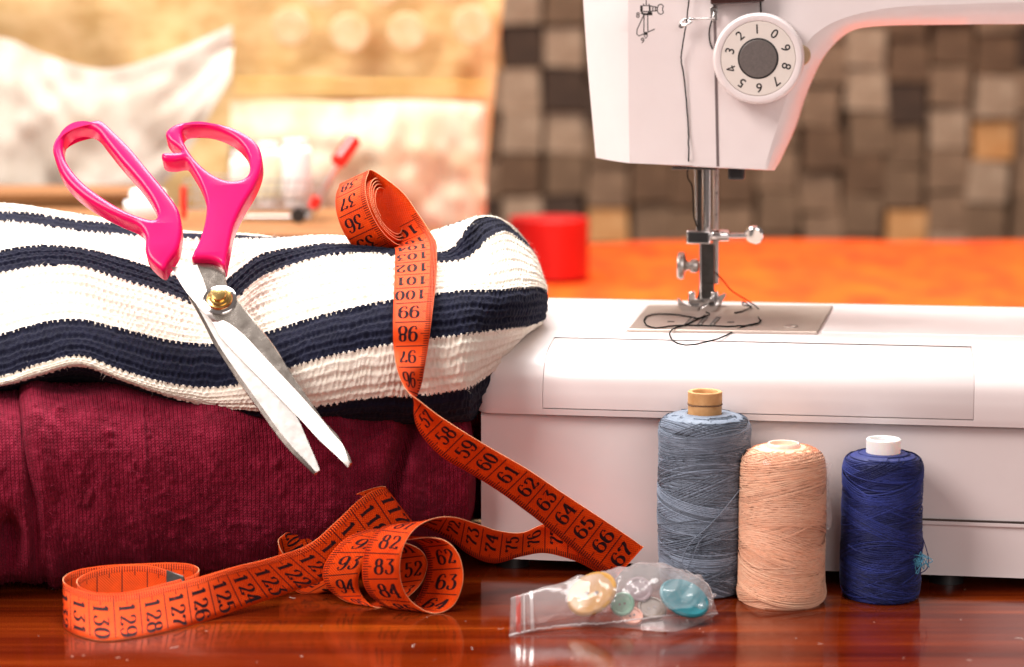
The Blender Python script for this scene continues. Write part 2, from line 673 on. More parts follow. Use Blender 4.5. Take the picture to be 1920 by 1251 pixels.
def grid_faces(a, b):
    i = np.arange(a * b).reshape(a, b)
    return np.stack([i[:-1, :-1], i[:-1, 1:], i[1:, 1:], i[1:, :-1]], -1).reshape(-1, 4)


def fuzz_mesh(P, N, n, lmin, lmax, width, rng, lift=0.8):
    idx = rng.integers(0, len(P), n)
    p, nn = P[idx], N[idx]
    t = unit(rng.standard_normal((n, 3)))
    d = unit(nn * lift + t)
    L = rng.uniform(lmin, lmax, (n, 1))
    bend = unit(rng.standard_normal((n, 3)))
    side = unit(np.cross(d, bend)) * width
    mid = p + d * L * 0.5 + bend * L * 0.12
    tip = p + d * L * 0.9 + bend * L * 0.45
    V = np.stack([p - side, p + side, mid + side * 0.8, mid - side * 0.8, tip], 1).reshape(-1, 3)
    b = np.arange(n)[:, None] * 5
    q = np.concatenate([b + np.array([0, 1, 2]), b + np.array([0, 2, 3]), b + np.array([3, 2, 4])], 0)
    return V, q


# ------------------------------------------------------------------ striped sweater
def build_sweater():
    # rows: T, N1a, N1b, N2a, N2b, N3a, N3b, W4, N4 (stripe edges); one column per station along the fold
    D = [13.5, 12.7, 11.6, 9.2, 7.6, 4.4, 2.7, 2.7, 4.6]
    cols = [
        (-90, [376, 386, 402, 484, 526, 644, 714, 730, 738], 0),
        (0, [385, 397, 415, 470, 512, 626, 706, 725, 734], 0),
        (75, [393, 401, 421, 459, 499, 606, 682, 706, 718], 0),
        (150, [404, 411, 431, 463, 501, 601, 668, 690, 714], 0),
        (225, [418, 421, 440, 482, 522, 616, 692, 717, 730], 0.1),
        (300, [430, 433, 446, 506, 545, 633, 714, 743, 754], 0.4),
        (365, [437, 440, 447, 530, 574, 641, 724, 760, 774], 0.8),
        (405, [439, 442, 447, 538, 584, 642, 725, 768, 782], 0.9),
        (450, [441, 443, 447, 503, 556, 634, 720, 770, 787], 0.5),
        (500, [444, 445, 446, 473, 516, 622, 704, 773, 795], 0.1),
        (600, [450, 446, 437, 455, 482, 592, 672, 763, 792], 0),
        (700, [466, 460, 449, 461, 475, 569, 651, 749, 792], 0),
        (780, [456, 448, 438, 466, 485, 556, 639, 741, 791], 0),
        (840, [444, 436, 421, 468, 489, 547, 631, 735, 789], 0),
        (880, [430, 421, 408, 420, 482, 543, 626, 728, 786], 0.3),
    ]
    CG = []
    for x, ys, dd in cols:
        CG.append([py(x, yy, D[i] + dd) for i, yy in enumerate(ys)])
    # the rounded right end: every row turns towards the back there
    ends = [
        [(905, 425, 14.5), (910, 417, 13.8), (905, 404, 12.6), (908, 405, 11.6), (918, 447, 9.4), (925, 543, 5.2), (920, 621, 4.2), (900, 717, 4.4), (893, 776, 5.8)],
        [(950, 440, 15.2), (955, 432, 14.6), (950, 416, 13.8), (942, 411, 12.8), (955, 432, 11.2), (972, 541, 6.4), (965, 615, 6.0), (935, 690, 6.4), (915, 750, 7.2)],
        [(985, 470, 15.8), (990, 462, 15.4), (985, 448, 14.8), (980, 448, 14.2), (996, 468, 13.0), (1012, 538, 8.8), (1008, 608, 8.6), (965, 652, 8.8), (940, 720, 9.0)],
        [(1000, 505, 17.5), (1006, 500, 17.3), (1008, 496, 17.0), (1010, 500, 16.6), (1017, 515, 15.6), (1025, 548, 12.4), (1020, 598, 12.2), (985, 636, 11.8), (955, 700, 11.0)],
        [(985, 530, 21.0), (990, 528, 21.0), (994, 528, 21.0), (998, 530, 20.8), (1003, 538, 20.2), (1008, 560, 17.0), (1004, 596, 16.5), (985, 625, 15.5), (955, 690, 14.0)],
    ]
    for e in ends:
        CG.append([py(*q) for q in e])
    CG = np.array(CG)                                   # (cols, rows, 3)
    # back rows and an underside row
    T = CG[:, 0]
    b0 = T + np.array([0, 9.0, -7.0])
    b1 = T + np.array([0, 7.5, -3.5])
    b2 = T + np.array([0, 3.5, -0.6])
    u1 = CG[:, 8] + np.array([0, 3.0, -0.5])
    u2 = CG[:, 8] + np.array([0, 8.0, -0.7])
    CG = np.concatenate([b0[:, None], b1[:, None], b2[:, None], CG, u1[:, None], u2[:, None]], 1)
    nrow = CG.shape[1]                                  # 14 rows, 13 spans
    # resample the columns evenly along the fold
    cc = [catmull(CG[:, r], 24) for r in range(nrow)]
    ref = cc[8]
    L = np.concatenate([[0], np.cumsum(np.linalg.norm(np.diff(ref, axis=0), axis=1))])
    nu = int(L[-1] / 0.034)
    s = np.linspace(0, L[-1], nu)
    G = np.stack([np.stack([np.interp(s, L, c[:, k]) for k in range(3)], 1) for c in cc])   # (rows, nu, 3)
    ridges = [6, 6, 6, 2, 1, 4, 3, 6, 3, 3, 2, 4, 6]    # half ridges are k = floor(2 v)
    per = 11
    spans = [r * per for r in ridges]
    S = catmull(G.reshape(nrow, -1), spans).reshape(-1, nu, 3)
    nv = S.shape[0]
    vv = np.concatenate([np.arange(m) / per + sum(ridges[:i]) for i, m in enumerate(spans)] + [[sum(ridges)]])
    rng = np.random.default_rng(3)
    N = grid_normals(S)
    if N[nv // 2, nu // 2, 1] > 0:
        N = -N
    wob = smooth_noise((nv, nu), (26, 60), rng)
    lump = smooth_noise((nv, nu), (9, 14), rng)
    uu = s[None, :] / 0.255 + 0.28 * smooth_noise((nv, nu), (30, 110), rng)
    v2 = vv[:, None] * 2 + 0.13 * wob
    k = np.floor(v2)
    p = v2 - k
    even = (k % 2 == 0)
    bump = np.sin(np.pi * p) ** 0.75 * (0.30 + 0.70 * np.abs(np.sin(np.pi * (uu + 0.5 * k + 0.22 * (p - 0.5)))) ** 0.75)
    amp = np.where(even, 0.105, 0.070)
    base = np.where(even, 0.015, -0.01) * np.sin(np.pi * p)
    d = amp * bump + base + 0.06 * lump + 0.012 * smooth_noise((nv, nu), (nv // 3, nu // 3), rng)
    S = S + N * d[..., None]
    # which stripe each face belongs to, with the zigzag of the stitches at the edges
    edges = [sum(ridges[:i]) for i in range(nrow)]
    vc = 0.5 * (vv[:-1] + vv[1:])[:, None]
    uc = 0.5 * (uu[:-1, :-1] + uu[1:, 1:])
    zig = 0.085 * (np.abs(((uc % 1.0) - 0.5)) * 4 - 1.0)
    ve = vc + zig
    borders = [edges[4], edges[5], edges[6], edges[7], edges[8], edges[9], edges[10]]
    st = np.zeros(ve.shape, int)
    for b in borders:
        st += (ve > b)
    # the back half of the first stripe carries two more navy stripes
    back = (vc < edges[3] - 2)
    st = np.where(back & (((vc // 3) % 2) == 0), 100, st)
    root = thing('striped_sweater', (-12, 9, 8), 'folded chunky knit sweater with cream and navy stripes, on top of the burgundy one', 'sweater')
    F = grid_faces(nv, nu)
    stf = st.reshape(-1)
    V = S.reshape(-1, 3)
    NV = N.reshape(-1, 3)
    for b in sorted(set(stf.tolist())):
        navy = (b % 2 == 1) or b == 100
        fs = F[stf == b]
        used, inv = np.unique(fs.ravel(), return_inverse=True)
        nm = 'navy_stripe' if navy else 'cream_stripe'
        o = link_mesh(nm, V[used], inv.reshape(-1, 4), M['navy' if navy else 'cream'], root, 180, fix=False)
        if b != 100:
            fv, ff = fuzz_mesh(V[used], NV[used], int(len(used) * 0.09), 0.08, 0.34, 0.005, rng)
            fo = link_mesh('wool_fuzz', fv, ff, M['navy' if navy else 'cream'], o, 0, fix=False)
            fo['kind'] = 'stuff'


build_sweater()


# ------------------------------------------------------------------ rolled burgundy jumper
def build_burgundy():
    rng = np.random.default_rng(11)
    A = np.array([-22.2, 4.3, 0]); B = np.array([-2.9, 9.0, 0])
    ax = unit(B - A); sd = np.array([ax[1], -ax[0], 0])      # sd points to the viewer
    Lr = np.linalg.norm(B - A)
    root = thing('burgundy_jumper', (A + B) / 2, 'burgundy fine knit jumper rolled up beneath the striped sweater', 'sweater')

    def body(name, l0, l1, rad, nu, nv, hem, lump, hole=None, close=False):
        # around: phi 0 = bottom, pi/2 = towards the viewer, pi = top
        phi = np.linspace(-0.4, 2 * np.pi - 0.4, nv)
        l = np.linspace(l0, l1, nu)
        PH, LL = np.meshgrid(phi, l, indexing='ij')
        e = 2.35
        c, s_ = -np.cos(PH), np.sin(PH)
        rr = (np.abs(c) ** e + np.abs(s_) ** e) ** (-1 / e)
        low = smooth_noise(PH.shape, (7, 9), rng) * 0.26 * lump
        fine = smooth_noise(PH.shape, (70, 52), rng)
        pill = np.maximum(fine - 0.6, 0) * 0.06 + smooth_noise(PH.shape, (130, 110), rng) * 0.016 + np.maximum(smooth_noise(PH.shape, (110, 85), rng) - 1.3, 0) * 0.06
        r = rad * rr + low + pill
        # a slack fold across the right end
        if name == 'rolled_core':                            # the open middle of the roll
            r = r - 1.5 * np.exp(-((LL - 0.30) / 0.50) ** 2 - ((PH - 1.20) / 0.24) ** 2) - 0.5 * np.exp(-((LL - 1.35) / 0.22) ** 2) * np.clip((PH - .7) * 2, 0, 1) + 0.12 * np.exp(-(((LL - 0.30) / 0.8) ** 2 + ((PH - 1.20) / 0.42) ** 2 - 1) ** 2 * 3)
        t = (LL - (l1 - 2.9)) + 1.5 * np.cos(PH - 0.3)
        if name == 'rolled_body':
            r = r - 1.0 * np.exp(-(t / 0.42) ** 2) + 0.35 * np.exp(-((t + 0.9) / 0.6) ** 2)
            r = r - np.clip((LL - (l1 - 1.6)), 0, 3) * 0.15
        if hem:                                             # thick rounded edge on the left end
            q = (LL - l0)
            r = np.where(q < 0.45, r - 0.30 * (1 - np.sqrt(np.maximum(0, 1 - ((0.45 - q) / 0.45) ** 2))) * 1.4, r)
            r = r + 0.24 * np.exp(-((q - 0.50) / 0.40) ** 2)
        lean = 0.55 * np.cos(PH + 0.4) * np.exp(-(LL - l0) / 2.0)
        P = A[None, None] + ax * (LL + lean)[..., None] + sd * (r * s_)[..., None] + np.array([0, 0, 1.0]) * (np.maximum((r * c + rad) * 0.955 + 0.03, 0.02))[..., None]
        ring = P[:, 0]
        cen = ring.mean(0)
        rings = []
        for f, dl in ((0.90, 0.06), (0.80, 0.35), (0.66, 0.9)) if hole is None else ((0.92, -0.16), (0.76, -0.24), (0.56, -0.15), (0.42, 0.25), (0.36, 1.0), (0.30, 2.5), (0.0, 2.6)):
            rings.append(cen + (ring - cen) * f + ax * dl)
        P = np.concatenate([np.stack(rings[::-1], 1), P], 1)
        end = P[:, -1]
        c2 = end.mean(0)
        P = np.concatenate([P, np.stack([c2 + (end - c2) * f + ax * dl for f, dl in ((0.8, 0.5), (0.45, 0.75), (0.0, 0.8))], 1)], 1)
        a, b = P.shape[:2]
        F = grid_faces(a, b)
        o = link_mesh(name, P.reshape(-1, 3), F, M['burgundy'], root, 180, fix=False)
        dl = np.concatenate([[0], np.cumsum(np.linalg.norm(np.diff(P[a // 2], axis=0), axis=1))])
        UV = np.zeros((a, b, 2))
        UV[..., 0] = dl[None, :]
        UV[..., 1] = np.linspace(0, 2 * np.pi * rad, a)[:, None]
        set_uv(o, UV.reshape(-1, 2))
        N = grid_normals(P)
        if N[a // 3, b // 2, 1] > 0:
            N = -N
        fv, ff = fuzz_mesh(P.reshape(-1, 3), N.reshape(-1, 3), int(a * b * 0.14), 0.06, 0.28, 0.0035, rng, 0.6)
        fo = link_mesh('wool_fuzz', fv, ff, M['burgundy_fuzz'], o, 0, fix=False)
        fo['kind'] = 'stuff'
        return o

    body('rolled_body', 1.45, Lr, 4.50, 440, 420, True, 1.0)
    m = MB()  # added lump: closes the bright gap beside the machine, where shadow belongs
    pts = catmull(np.array([(-13, 15.5, 3.4), (-9, 15.2, 3.3), (-5, 15.4, 3.2), (-2.6, 15.8, 3.1), (-1.4, 16.3, 3.05), (-0.9, 16.8, 3.0)]), 8)
    t_ = np.linspace(0, 1, len(pts))
    m.tube(pts, 3.0 * np.minimum(1, np.maximum(.12, np.sqrt(np.maximum(0, 1 - ((t_ - .72).clip(0) / .285) ** 2)))), 40)
    so = m.build('gap_filler', M['burgundy'], root, 180)
    vv_ = np.array([v.co[:] for v in so.data.vertices])
    set_uv(so, np.stack([vv_[:, 0] * 100, vv_[:, 2] * 100], 1))
    body('rolled_core', -2.6, 6.0, 4.38, 200, 300, False, 0.6, hole=True)


build_burgundy()


# ------------------------------------------------------------------ digits written with a broad nib (tape) as strokes
def arc(cx, cy, rx, ry, a0, a1, n=14):
    a = np.radians(np.linspace(a0, a1, n))
    return np.stack([cx + rx * np.cos(a), cy + ry * np.sin(a)], 1)


def dot(cx, cy, r):
    return ('dot', cx, cy, r)


DIGITS = {   # box 0..1 wide, 0..1.5 high
    '0': [arc(.5, .75, .36, .70, 0, 360, 26)],
    '1': [np.array([[.5, .02], [.5, 1.46]]), np.array([[.22, 1.18], [.5, 1.44]]), np.array([[.25, .03], [.75, .03]])],
    '2': [np.concatenate([arc(.48, 1.08, .34, .38, 160, -35, 14), [[.55, .62], [.16, .08]]]), np.array([[.14, .10], [.45, .15], [.84, .05], [.88, .32]]), dot(.20, 1.12, .12)],
    '3': [np.array([[.16, 1.40], [.84, 1.44], [.44, .92]]), arc(.44, .48, .38, .46, 95, -150, 18), dot(.16, .30, .13)],
    '4': [np.array([[.66, .02], [.66, 1.46], [.08, .48], [.94, .48]]), np.array([[.44, .03], [.88, .03]])],
    '5': [np.array([[.84, 1.40], [.26, 1.42], [.22, .82]]), arc(.46, .50, .38, .46, 125, -150, 18), dot(.17, .28, .13)],
    '6': [np.concatenate([arc(.58, .85, .46, .62, 65, 180, 14), arc(.49, .46, .37, .44, 180, 520, 24)]), dot(.78, 1.26, .11)],
    '7': [np.array([[.12, 1.12], [.16, 1.40], [.50, 1.30], [.88, 1.42]]), np.concatenate([[[.88, 1.42]], arc(1.0, .1, .62, 1.0, 115, 180, 10)])],
    '8': [arc(.5, 1.10, .28, .35, 0, 360, 22), arc(.5, .42, .36, .42, 0, 360, 24)],
    '9': [np.concatenate([arc(.42, .65, .46, .62, 245, 360, 14), arc(.51, 1.04, .37, .44, 0, 340, 24)]), dot(.22, .24, .11)],
}


def stroke2d(P, thin=0.05, thick=0.19, step=0.10):
    """a ribbon of quads along a 2D polyline; the nib makes upright strokes thick"""
    P = np.asarray(P, float)
    L = np.concatenate([[0], np.cumsum(np.linalg.norm(np.diff(P, axis=0), axis=1))])
    n = max(2, int(L[-1] / step) + 1)
    s = np.linspace(0, L[-1], n)
    Q = np.stack([np.interp(s, L, P[:, i]) for i in range(2)], 1)
    T = unit(np.gradient(Q, axis=0))
    wd = (thin + (thick - thin) * np.abs(T[:, 1]) ** 1.6)[:, None] * 0.5
    nn = np.stack([-T[:, 1], T[:, 0]], 1)
    V = np.concatenate([Q + nn * wd, Q - nn * wd])
    F = [(i, i + 1, n + i + 1, n + i) for i in range(n - 1)]
    return V, F


def text2d(txt, size, gap=0.10, squeeze=1.0, thin=0.085, thick=0.31):
    """2D vertices and faces of a number, centred, 'size' high"""
    k = size / 1.5
    Vs, Fs, n = [], [], 0
    tot = len(txt) + gap * (len(txt) - 1)
    x = -tot / 2
    for ch in txt:
        for st in DIGITS[ch]:
            if isinstance(st, tuple):
                a = np.arange(8) * math.pi / 4
                V = np.stack([st[1] + st[3] * np.cos(a), st[2] + st[3] * np.sin(a)], 1)
                F = [tuple(range(8))]
            else:
                V, F = stroke2d(st, thin, thick)
            V = V + np.array([x, -0.75])
            Vs.append(V * k * np.array([squeeze, 1]))
            Fs += [tuple(i + n for i in f) for f in F]
            n += len(V)
        x += 1 + gap
    return np.concatenate(Vs), Fs


# ------------------------------------------------------------------ the measuring tape
class Ribbon:
    """a band through sections (edge A point, edge B point)"""
    def __init__(self, A, B, n=10):
        A, B = np.asarray(A, float), np.asarray(B, float)
        self.A = catmull(A, n)
        self.B = catmull(B, n)
        C = 0.5 * (self.A + self.B)
        self.s = np.concatenate([[0], np.cumsum(np.linalg.norm(np.diff(C, axis=0), axis=1))])
        # even out
        m = max(8, int(self.s[-1] / 0.09))
        ss = np.linspace(0, self.s[-1], m)
        self.A = np.stack([np.interp(ss, self.s, self.A[:, i]) for i in range(3)], 1)
        self.B = np.stack([np.interp(ss, self.s, self.B[:, i]) for i in range(3)], 1)
        self.s = ss
        T = unit(np.gradient(0.5 * (self.A + self.B), axis=0))
        self.N = unit(np.cross(T, self.B - self.A))
        self.len = ss[-1]

    def at(self, s, t, off):
        s = np.clip(s, 0, self.len)
        q = lambda X: np.stack([np.interp(s, self.s, X[:, i]) for i in range(3)], -1)
        return q(self.A) * (1 - t)[:, None] + q(self.B) * t[:, None] + unit(q(self.N)) * off

    def mesh(self, thick=0.035):
        nt = 7
        ts = np.linspace(0, 1, nt)
        G = self.A[:, None] * (1 - ts)[None, :, None] + self.B[:, None] * ts[None, :, None]
        h = thick / 2
        top = G + self.N[:, None] * h
        bot = G - self.N[:, None] * h
        n = len(self.s)
        V = np.concatenate([top.reshape(-1, 3), bot.reshape(-1, 3)])
        F, mi = [], []
        o = n * nt
        for i in range(n - 1):
            for j in range(nt - 1):
                a = i * nt + j
                F.append((a, a + 1, a + nt + 1, a + nt)); mi.append(0)
                F.append((o + a, o + a + nt, o + a + nt + 1, o + a + 1)); mi.append(0)
            F.append((i * nt, (i + 1) * nt, o + (i + 1) * nt, o + i * nt)); mi.append(1)
            a = i * nt + nt - 1
            F.append((a, o + a, o + a + nt, a + nt)); mi.append(1)
        F.append(tuple(range(nt)) + tuple(o + j for j in range(nt))[::-1]); mi.append(1)
        e = (n - 1) * nt
        F.append((tuple(e + j for j in range(nt)) + tuple(o + e + j for j in range(nt))[::-1])[::-1]); mi.append(1)
        W = 1.65
        uv = np.concatenate([np.stack([np.repeat(self.s, nt), np.tile(ts * W, n)], 1)] * 2)
        return V, F, mi, uv

    def marks(self, mb_num, mb_tick, side, tick_edge, s0, first, step, s_min=0.0, s_max=None, pitch=1.06):
        """print numbers: number 'first' is centred at s0; step = +1 when numbers grow with s.
        side = +1 prints on the +N face; tick_edge 0 = edge A, 1 = edge B"""
        s_max = self.len if s_max is None else s_max
        off = side * (0.0175 + 0.006)
        W = 1.65
        tt = lambda d: (d / W) if tick_edge == 0 else 1 - d / W
        kmin = int(math.floor((s_min - s0) / pitch)) - 1
        kmax = int(math.ceil((s_max - s0) / pitch)) + 1
        for k in range(kmin, kmax + 1):
            num = first + k * step
            c = s0 + k * pitch
            # the centimetre line after this number
            for j in range(10):
                sl = c + (0.5 - j / 10.0) * pitch
                if not (s_min <= sl <= s_max):
                    continue
                ln = 1.52 if j == 0 else (0.38 if j == 5 else 0.23)
                wd = 0.042 if j == 0 else 0.034
                q = np.array([0.04, 0.04 + ln * 0.33, 0.04 + ln * 0.66, 0.04 + ln])
                V = np.concatenate([self.at(np.full(4, sl - wd / 2), tt(q), off), self.at(np.full(4, sl + wd / 2), tt(q), off)])
                mb_tick.add(V, [(i, i + 1, i + 5, i + 4) for i in range(3)])
            if num <= 0 or c - 0.33 < s_min or c + 0.33 > s_max:
                continue
            txt = str(num)
            V2, F2 = text2d(txt, 0.66, 0.08, 0.98 if len(txt) < 3 else 0.90)
            cx = 0.98 if len(txt) < 3 else 0.97
            V = self.at(c - step * V2[:, 1], tt(cx + V2[:, 0]), off)
            mb_num.add(V, F2)


def build_tape():
    root = thing('measuring_tape', pz(760, 1100, 0), 'long orange measuring tape with black numbers, looping from the sweater onto the table', 'measuring tape')
    num, tick = MB(), MB()

    def finish(rb):
        V, F, mi, uv = rb.mesh()
        o = link_mesh('tape_band', V, F, [M['tape'], M['tape_edge']], root, 180, fix=False, mi=mi)
        set_uv(o, uv)

    # --- coil on the sweater, strip down its front, twist, run to the lower right (edge A = tick edge)
    C = py(727, 394, 9.4)
    ax = unit(np.array([0.84, -0.36, 0.42]))
    e1 = unit(np.array([0, 0, 1.0]) - ax * ax[2])             # up in the coil's plane
    e2 = np.cross(e1, ax)                                     # towards the right/back
    if e2[0] < 0:
        e2 = -e2
    A, B = [], []
    turns = 4.3
    n = 70
    for i in range(n):
        a = i / (n - 1)
        th = -turns * 2 * math.pi * (1 - a) + 0.10
        r = 0.95 + 0.62 * a ** 0.8 + 0.05 * math.sin(3 * th)
        if a > 0.76:
            r += 0.25 * (a - 0.76) / 0.24
        p = C + (e1 * math.cos(th) * 1.05 + e2 * math.sin(th) * 0.92) * r
        A.append(p); B.append(p - ax * 1.65)
    ncoil = len(A)
    for (x1, y1, d1, x2, y2, d2) in [
        (752, 358, 9.6, 690, 400, 11.2), (782, 398, 9.3, 715, 436, 10.8), (805, 432, 8.6, 735, 462, 9.6),
        (818, 455, 7.6, 741, 467, 8.0), (819, 475, 6.4, 741, 485, 6.7), (819, 510, 5.0, 740, 515, 5.3), (814, 560, 3.2, 738, 565, 3.5),
        (808, 610, 2.2, 737, 612, 2.4), (803, 650, 2.0, 738, 652, 2.0), (796, 690, 1.5, 744, 690, 1.1),
        (790, 722, 1.5, 754, 718, 0.7), (780, 748, 1.5, 768, 738, 0.4), (776, 775, 1.5, 788, 753, 0.3),
        (788, 812, 1.3, 822, 779, 0.4), (828, 856, 1.3, 873, 812, 0.6), (884, 889, 1.5, 930, 846, 0.9),
        (945, 928, 1.8, 992, 882, 1.2), (1012, 978, 2.3, 1054, 924, 1.7), (1070, 1026, 2.7, 1118, 966, 2.1), (1125, 1070, 3.0, 1175, 1004, 2.5)]:
        A.append(py(x1, y1, d1)); B.append(py(x2, y2, d2))
    # the sharp fold at the lower right, then back to the left behind itself
    A.append(py(1150, 1088, 3.15)); B.append(py(1206, 1026, 2.7))
    r1 = Ribbon(A, B, 8)
    finish(r1)
    # find arc positions of given picture places
    def s_at(rb, P):
        return rb.s[np.argmin(np.linalg.norm(0.5 * (rb.A + rb.B) - P, axis=1))]
    s_vert = s_at(r1, py(770, 671, 1.7))
    s_tw = s_at(r1, py(785, 752, 1.0))
    s60 = s_at(r1, py(911, 866, 1.1))
    s36 = s_at(r1, C - ax * 0.8 - e2 * 1.7 - e1 * 0.1)
    side = 1 if np.dot(np.mean(r1.N[(r1.s > s60 - 1) & (r1.s < s60 + 1)], 0), CAM - py(911, 866, 1)) > 0 else -1
    r1.marks(num, tick, side, 0, s60, 60, 1, s_tw - 0.5)
    r1.marks(num, tick, -side, 0, s_vert, 97, -1, s_at(r1, py(775, 490, 6.5)) - 4.0, s_tw + 0.4)
    # coil outside: numbers grow upwards
    i36 = np.argmin(np.abs(r1.s - s36))
    Pm = 0.5 * (r1.A[i36] + r1.B[i36])
    sd2 = 1 if np.dot(r1.N[i36], Pm - (C - ax * 0.8)) > 0 else -1
    r1.marks(num, tick, sd2, 0, s36, 36, 1, s36 - 6.2, s36 + 4.2)

    # --- the part folded back to the left, over into the loops; edge A = upper/near rim, edge B = lower/far rim
    S = [
        ((1207, 1025, 2.8), (1150, 1089, 3.4)), ((1165, 1008, 3.6), (1130, 1080, 3.7)), ((1100, 985, 3.8), (1090, 1057, 3.6)),
        ((1050, 980, 3.6), (1050, 1043, 3.3)), ((1016, 984, 3.2), (1015, 1037, 3.2)), ((978, 999, 2.6), (975, 1044, 3.0)), ((933, 995, 1.9), (925, 1056, 2.5)),
        ((890, 981, 1.0), (880, 1040, 2.0)), ((851, 970, 0.3), (838, 1008, 1.6)), ((815, 972, -0.3), (782, 984, 1.2)),
        ((782, 988, -0.9), (728, 985, 0.6)), ((760, 1017, -1.4), (694, 1010, 0.0)), ((750, 1055, -1.6), (680, 1055, -0.4)), ((753, 1095, -1.5), (682, 1095, -0.5)),
        ((772, 1128, -1.35), (700, 1122, -0.5)), ((812, 1150, -1.2), (738, 1142, -0.4)), ((850, 1135, -1.0), (776, 1128, 0.2)), ((868, 1090, -0.8), (797, 1090, 0.6)),
        ((862, 1045, -0.6), (802, 1052, 0.8)), ((840, 1017, -0.5), (790, 1022, 0.9)), ((808, 1008, -0.4), (756, 1006, 1.0)), ((768, 1012, 0.0), (705, 992, 1.2)),
        ((725, 1020, 0.2), (648, 1010, 1.0)), ((688, 1050, 0.2), (610, 1055, 0.7)), ((672, 1085, 0.2), (607, 1090, 0.5)), ((678, 1115, 0.3), (630, 1117, 0.5)),
        ((705, 1139, 0.4), (666, 1133, 0.7)), ((745, 1132, 0.7), (703, 1130, 1.4)), ((785, 1100, 0.9), (735, 1105, 1.8)), ((801, 1062, 1.0), (740, 1072, 2.0)),
        ((792, 1035, 1.1), (735, 1040, 2.2)), ((765, 1020, 1.3), (715, 1015, 2.3)), ((720, 1012, 1.4), (670, 1020, 2.4)), ((690, 1040, 1.5), (640, 1045, 2.4)), ((670, 1075, 1.6), (612, 1078, 2.4)),
        ((655, 1095, 1.6), (600, 1112, 2.2)), ((600, 1085, 1.9), (560, 1112, 2.4)), ((545, 1055, 2.3), (530, 1085, 2.8)), ((522, 1018, 2.6), (524, 1062, 3.0)), ((535, 1000, 3.0), (550, 1050, 3.2)),
        ((585, 965, 3.4), (610, 1025, 3.4)), ((640, 938, 3.4), (670, 1000, 3.5)), ((690, 918, 3.2), (722, 985, 3.5)), ((716, 912, 3.0), (766, 976, 3.2)), ((722, 914, 2.3), (771, 980, 2.4)), ((704, 918, 2.0), (752, 988, 1.9)),
        ((672, 938, 1.7), (716, 1004, 1.7)), ((630, 978, 1.3), (682, 1038, 1.5)), ((580, 1020, 0.8), (642, 1072, 1.2)), ((514, 1044, 0.0), (576, 1100, 0.4)), ((438, 1063, -0.9), (480, 1132, -0.8)),
        ((377, 1081, -1.6), (392, 1163, -2.0)), ((316, 1098, -2.1), (327, 1181, -2.8)), ((246, 1113, -2.6), (252, 1196, -3.5)), ((190, 1115, -2.7), (195, 1202, -3.8)),
        ((148, 1106, -2.5), (150, 1193, -3.4)), ((121, 1093, -2.1), (122, 1178, -2.8)), ((122, 1080, -1.4), (123, 1162, -2.0)), ((147, 1068, -0.7), (148, 1152, -1.4)),
        ((200, 1060, -0.2), (200, 1142, -0.9)), ((262, 1057, 0.1), (262, 1137, -0.6)), ((320, 1055, 0.3), (320, 1135, -0.4)), ((358, 1058, 0.1), (358, 1138, -0.6)), ((373, 1068, -0.4), (373, 1150, -1.1)),
        ((358, 1080, -0.9), (358, 1160, -1.6)), ((300, 1096, -1.7), (300, 1174, -2.2)), ((240, 1110, -2.2), (240, 1188, -3.0)), ((188, 1112, -2.3), (190, 1190, -3.1)), ((155, 1103, -2.0), (157, 1183, -2.8)),
        ((144, 1089, -1.5), (146, 1170, -2.2)), ((162, 1075, -0.9), (163, 1157, -1.6)), ((195, 1065, -0.5), (195, 1146, -1.2)), ((238, 1059, -0.3), (238, 1140, -1.0)), ((285, 1061, -0.4), (285, 1141, -1.1)), ((325, 1074, -0.9), (325, 1152, -1.6)),
    ]
    def on_table(x, y, d):
        p = py(x, y, d)
        return p if p[2] > 0.03 else pz(x, y, 0.03)
    A = [on_table(*a) for a, b in S]
    B = [on_table(*b) for a, b in S]
    r2 = Ribbon(A, B, 10)
    finish(r2)

    def s_near(x, y, d, lo=None, hi=None):
        P = py(x, y, d)
        D = np.linalg.norm(0.5 * (r2.A + r2.B) - P, axis=1)
        if lo is not None:
            D = np.where((r2.s < lo) | (r2.s > hi), 99, D)
        return r2.s[np.argmin(D)]

    def side_of(s):
        i = np.argmin(np.abs(r2.s - s))
        return 1 if np.dot(r2.N[i], CAM - 0.5 * (r2.A[i] + r2.B[i])) > 0 else -1

    sec = lambda k: r2.s[min(len(r2.s) - 1, np.argmin(np.linalg.norm(0.5 * (r2.A + r2.B) - 0.5 * (A[k] + B[k]), axis=1)))]
    s74 = sec(7)
    sB = sec(9)                                     # the band turns over here
    s83 = s_near(715, 1062, -1.0, sB, sec(15))
    s125 = s_near(413, 1122, -1.3)
    s_top = sec(44)
    r2.marks(num, tick, side_of(s74), 1, s74, 73, -1, 0.3, sB + 0.5)
    r2.marks(num, tick, side_of(s83), 1, s83, 83, 1, sB + 0.4, s_top - 1.0)
    sI = sec(17)
    r2.marks(num, tick, side_of(sI), 1, sI, 63, -1, sec(15) - 0.3, s_top - 1.0)
    r2.marks(num, tick, side_of(s125), 0, s125, 125, 1, s_top - 5.5, r2.len)
    sW = sec(59)
    r2.marks(num, tick, side_of(sW), 0, sW, 4, -1, sec(56), r2.len)
    num.build('printed_number', M['tape_ink'], root, 0, fix=False)['kind'] = 'stuff'
    tick.build('printed_graduation', M['tape_ink'], root, 0, fix=False)['kind'] = 'stuff'
    # the dark metal tip at the end of the band
    m = MB()
    i = len(r2.s) - 1
    T = unit(r2.A[i] - r2.A[i - 3])
    c = 0.5 * (r2.A[i] + r2.B[i]) + T * 0.1
    wv = r2.B[i] - r2.A[i]
    m.box(c, (0.9, 0.10, np.linalg.norm(wv) * 1.02), T, r2.N[i], unit(wv))
    m.build('metal_tip', M['dark_steel'], root, bevel=0.03)
    return r1, r2


build_tape()


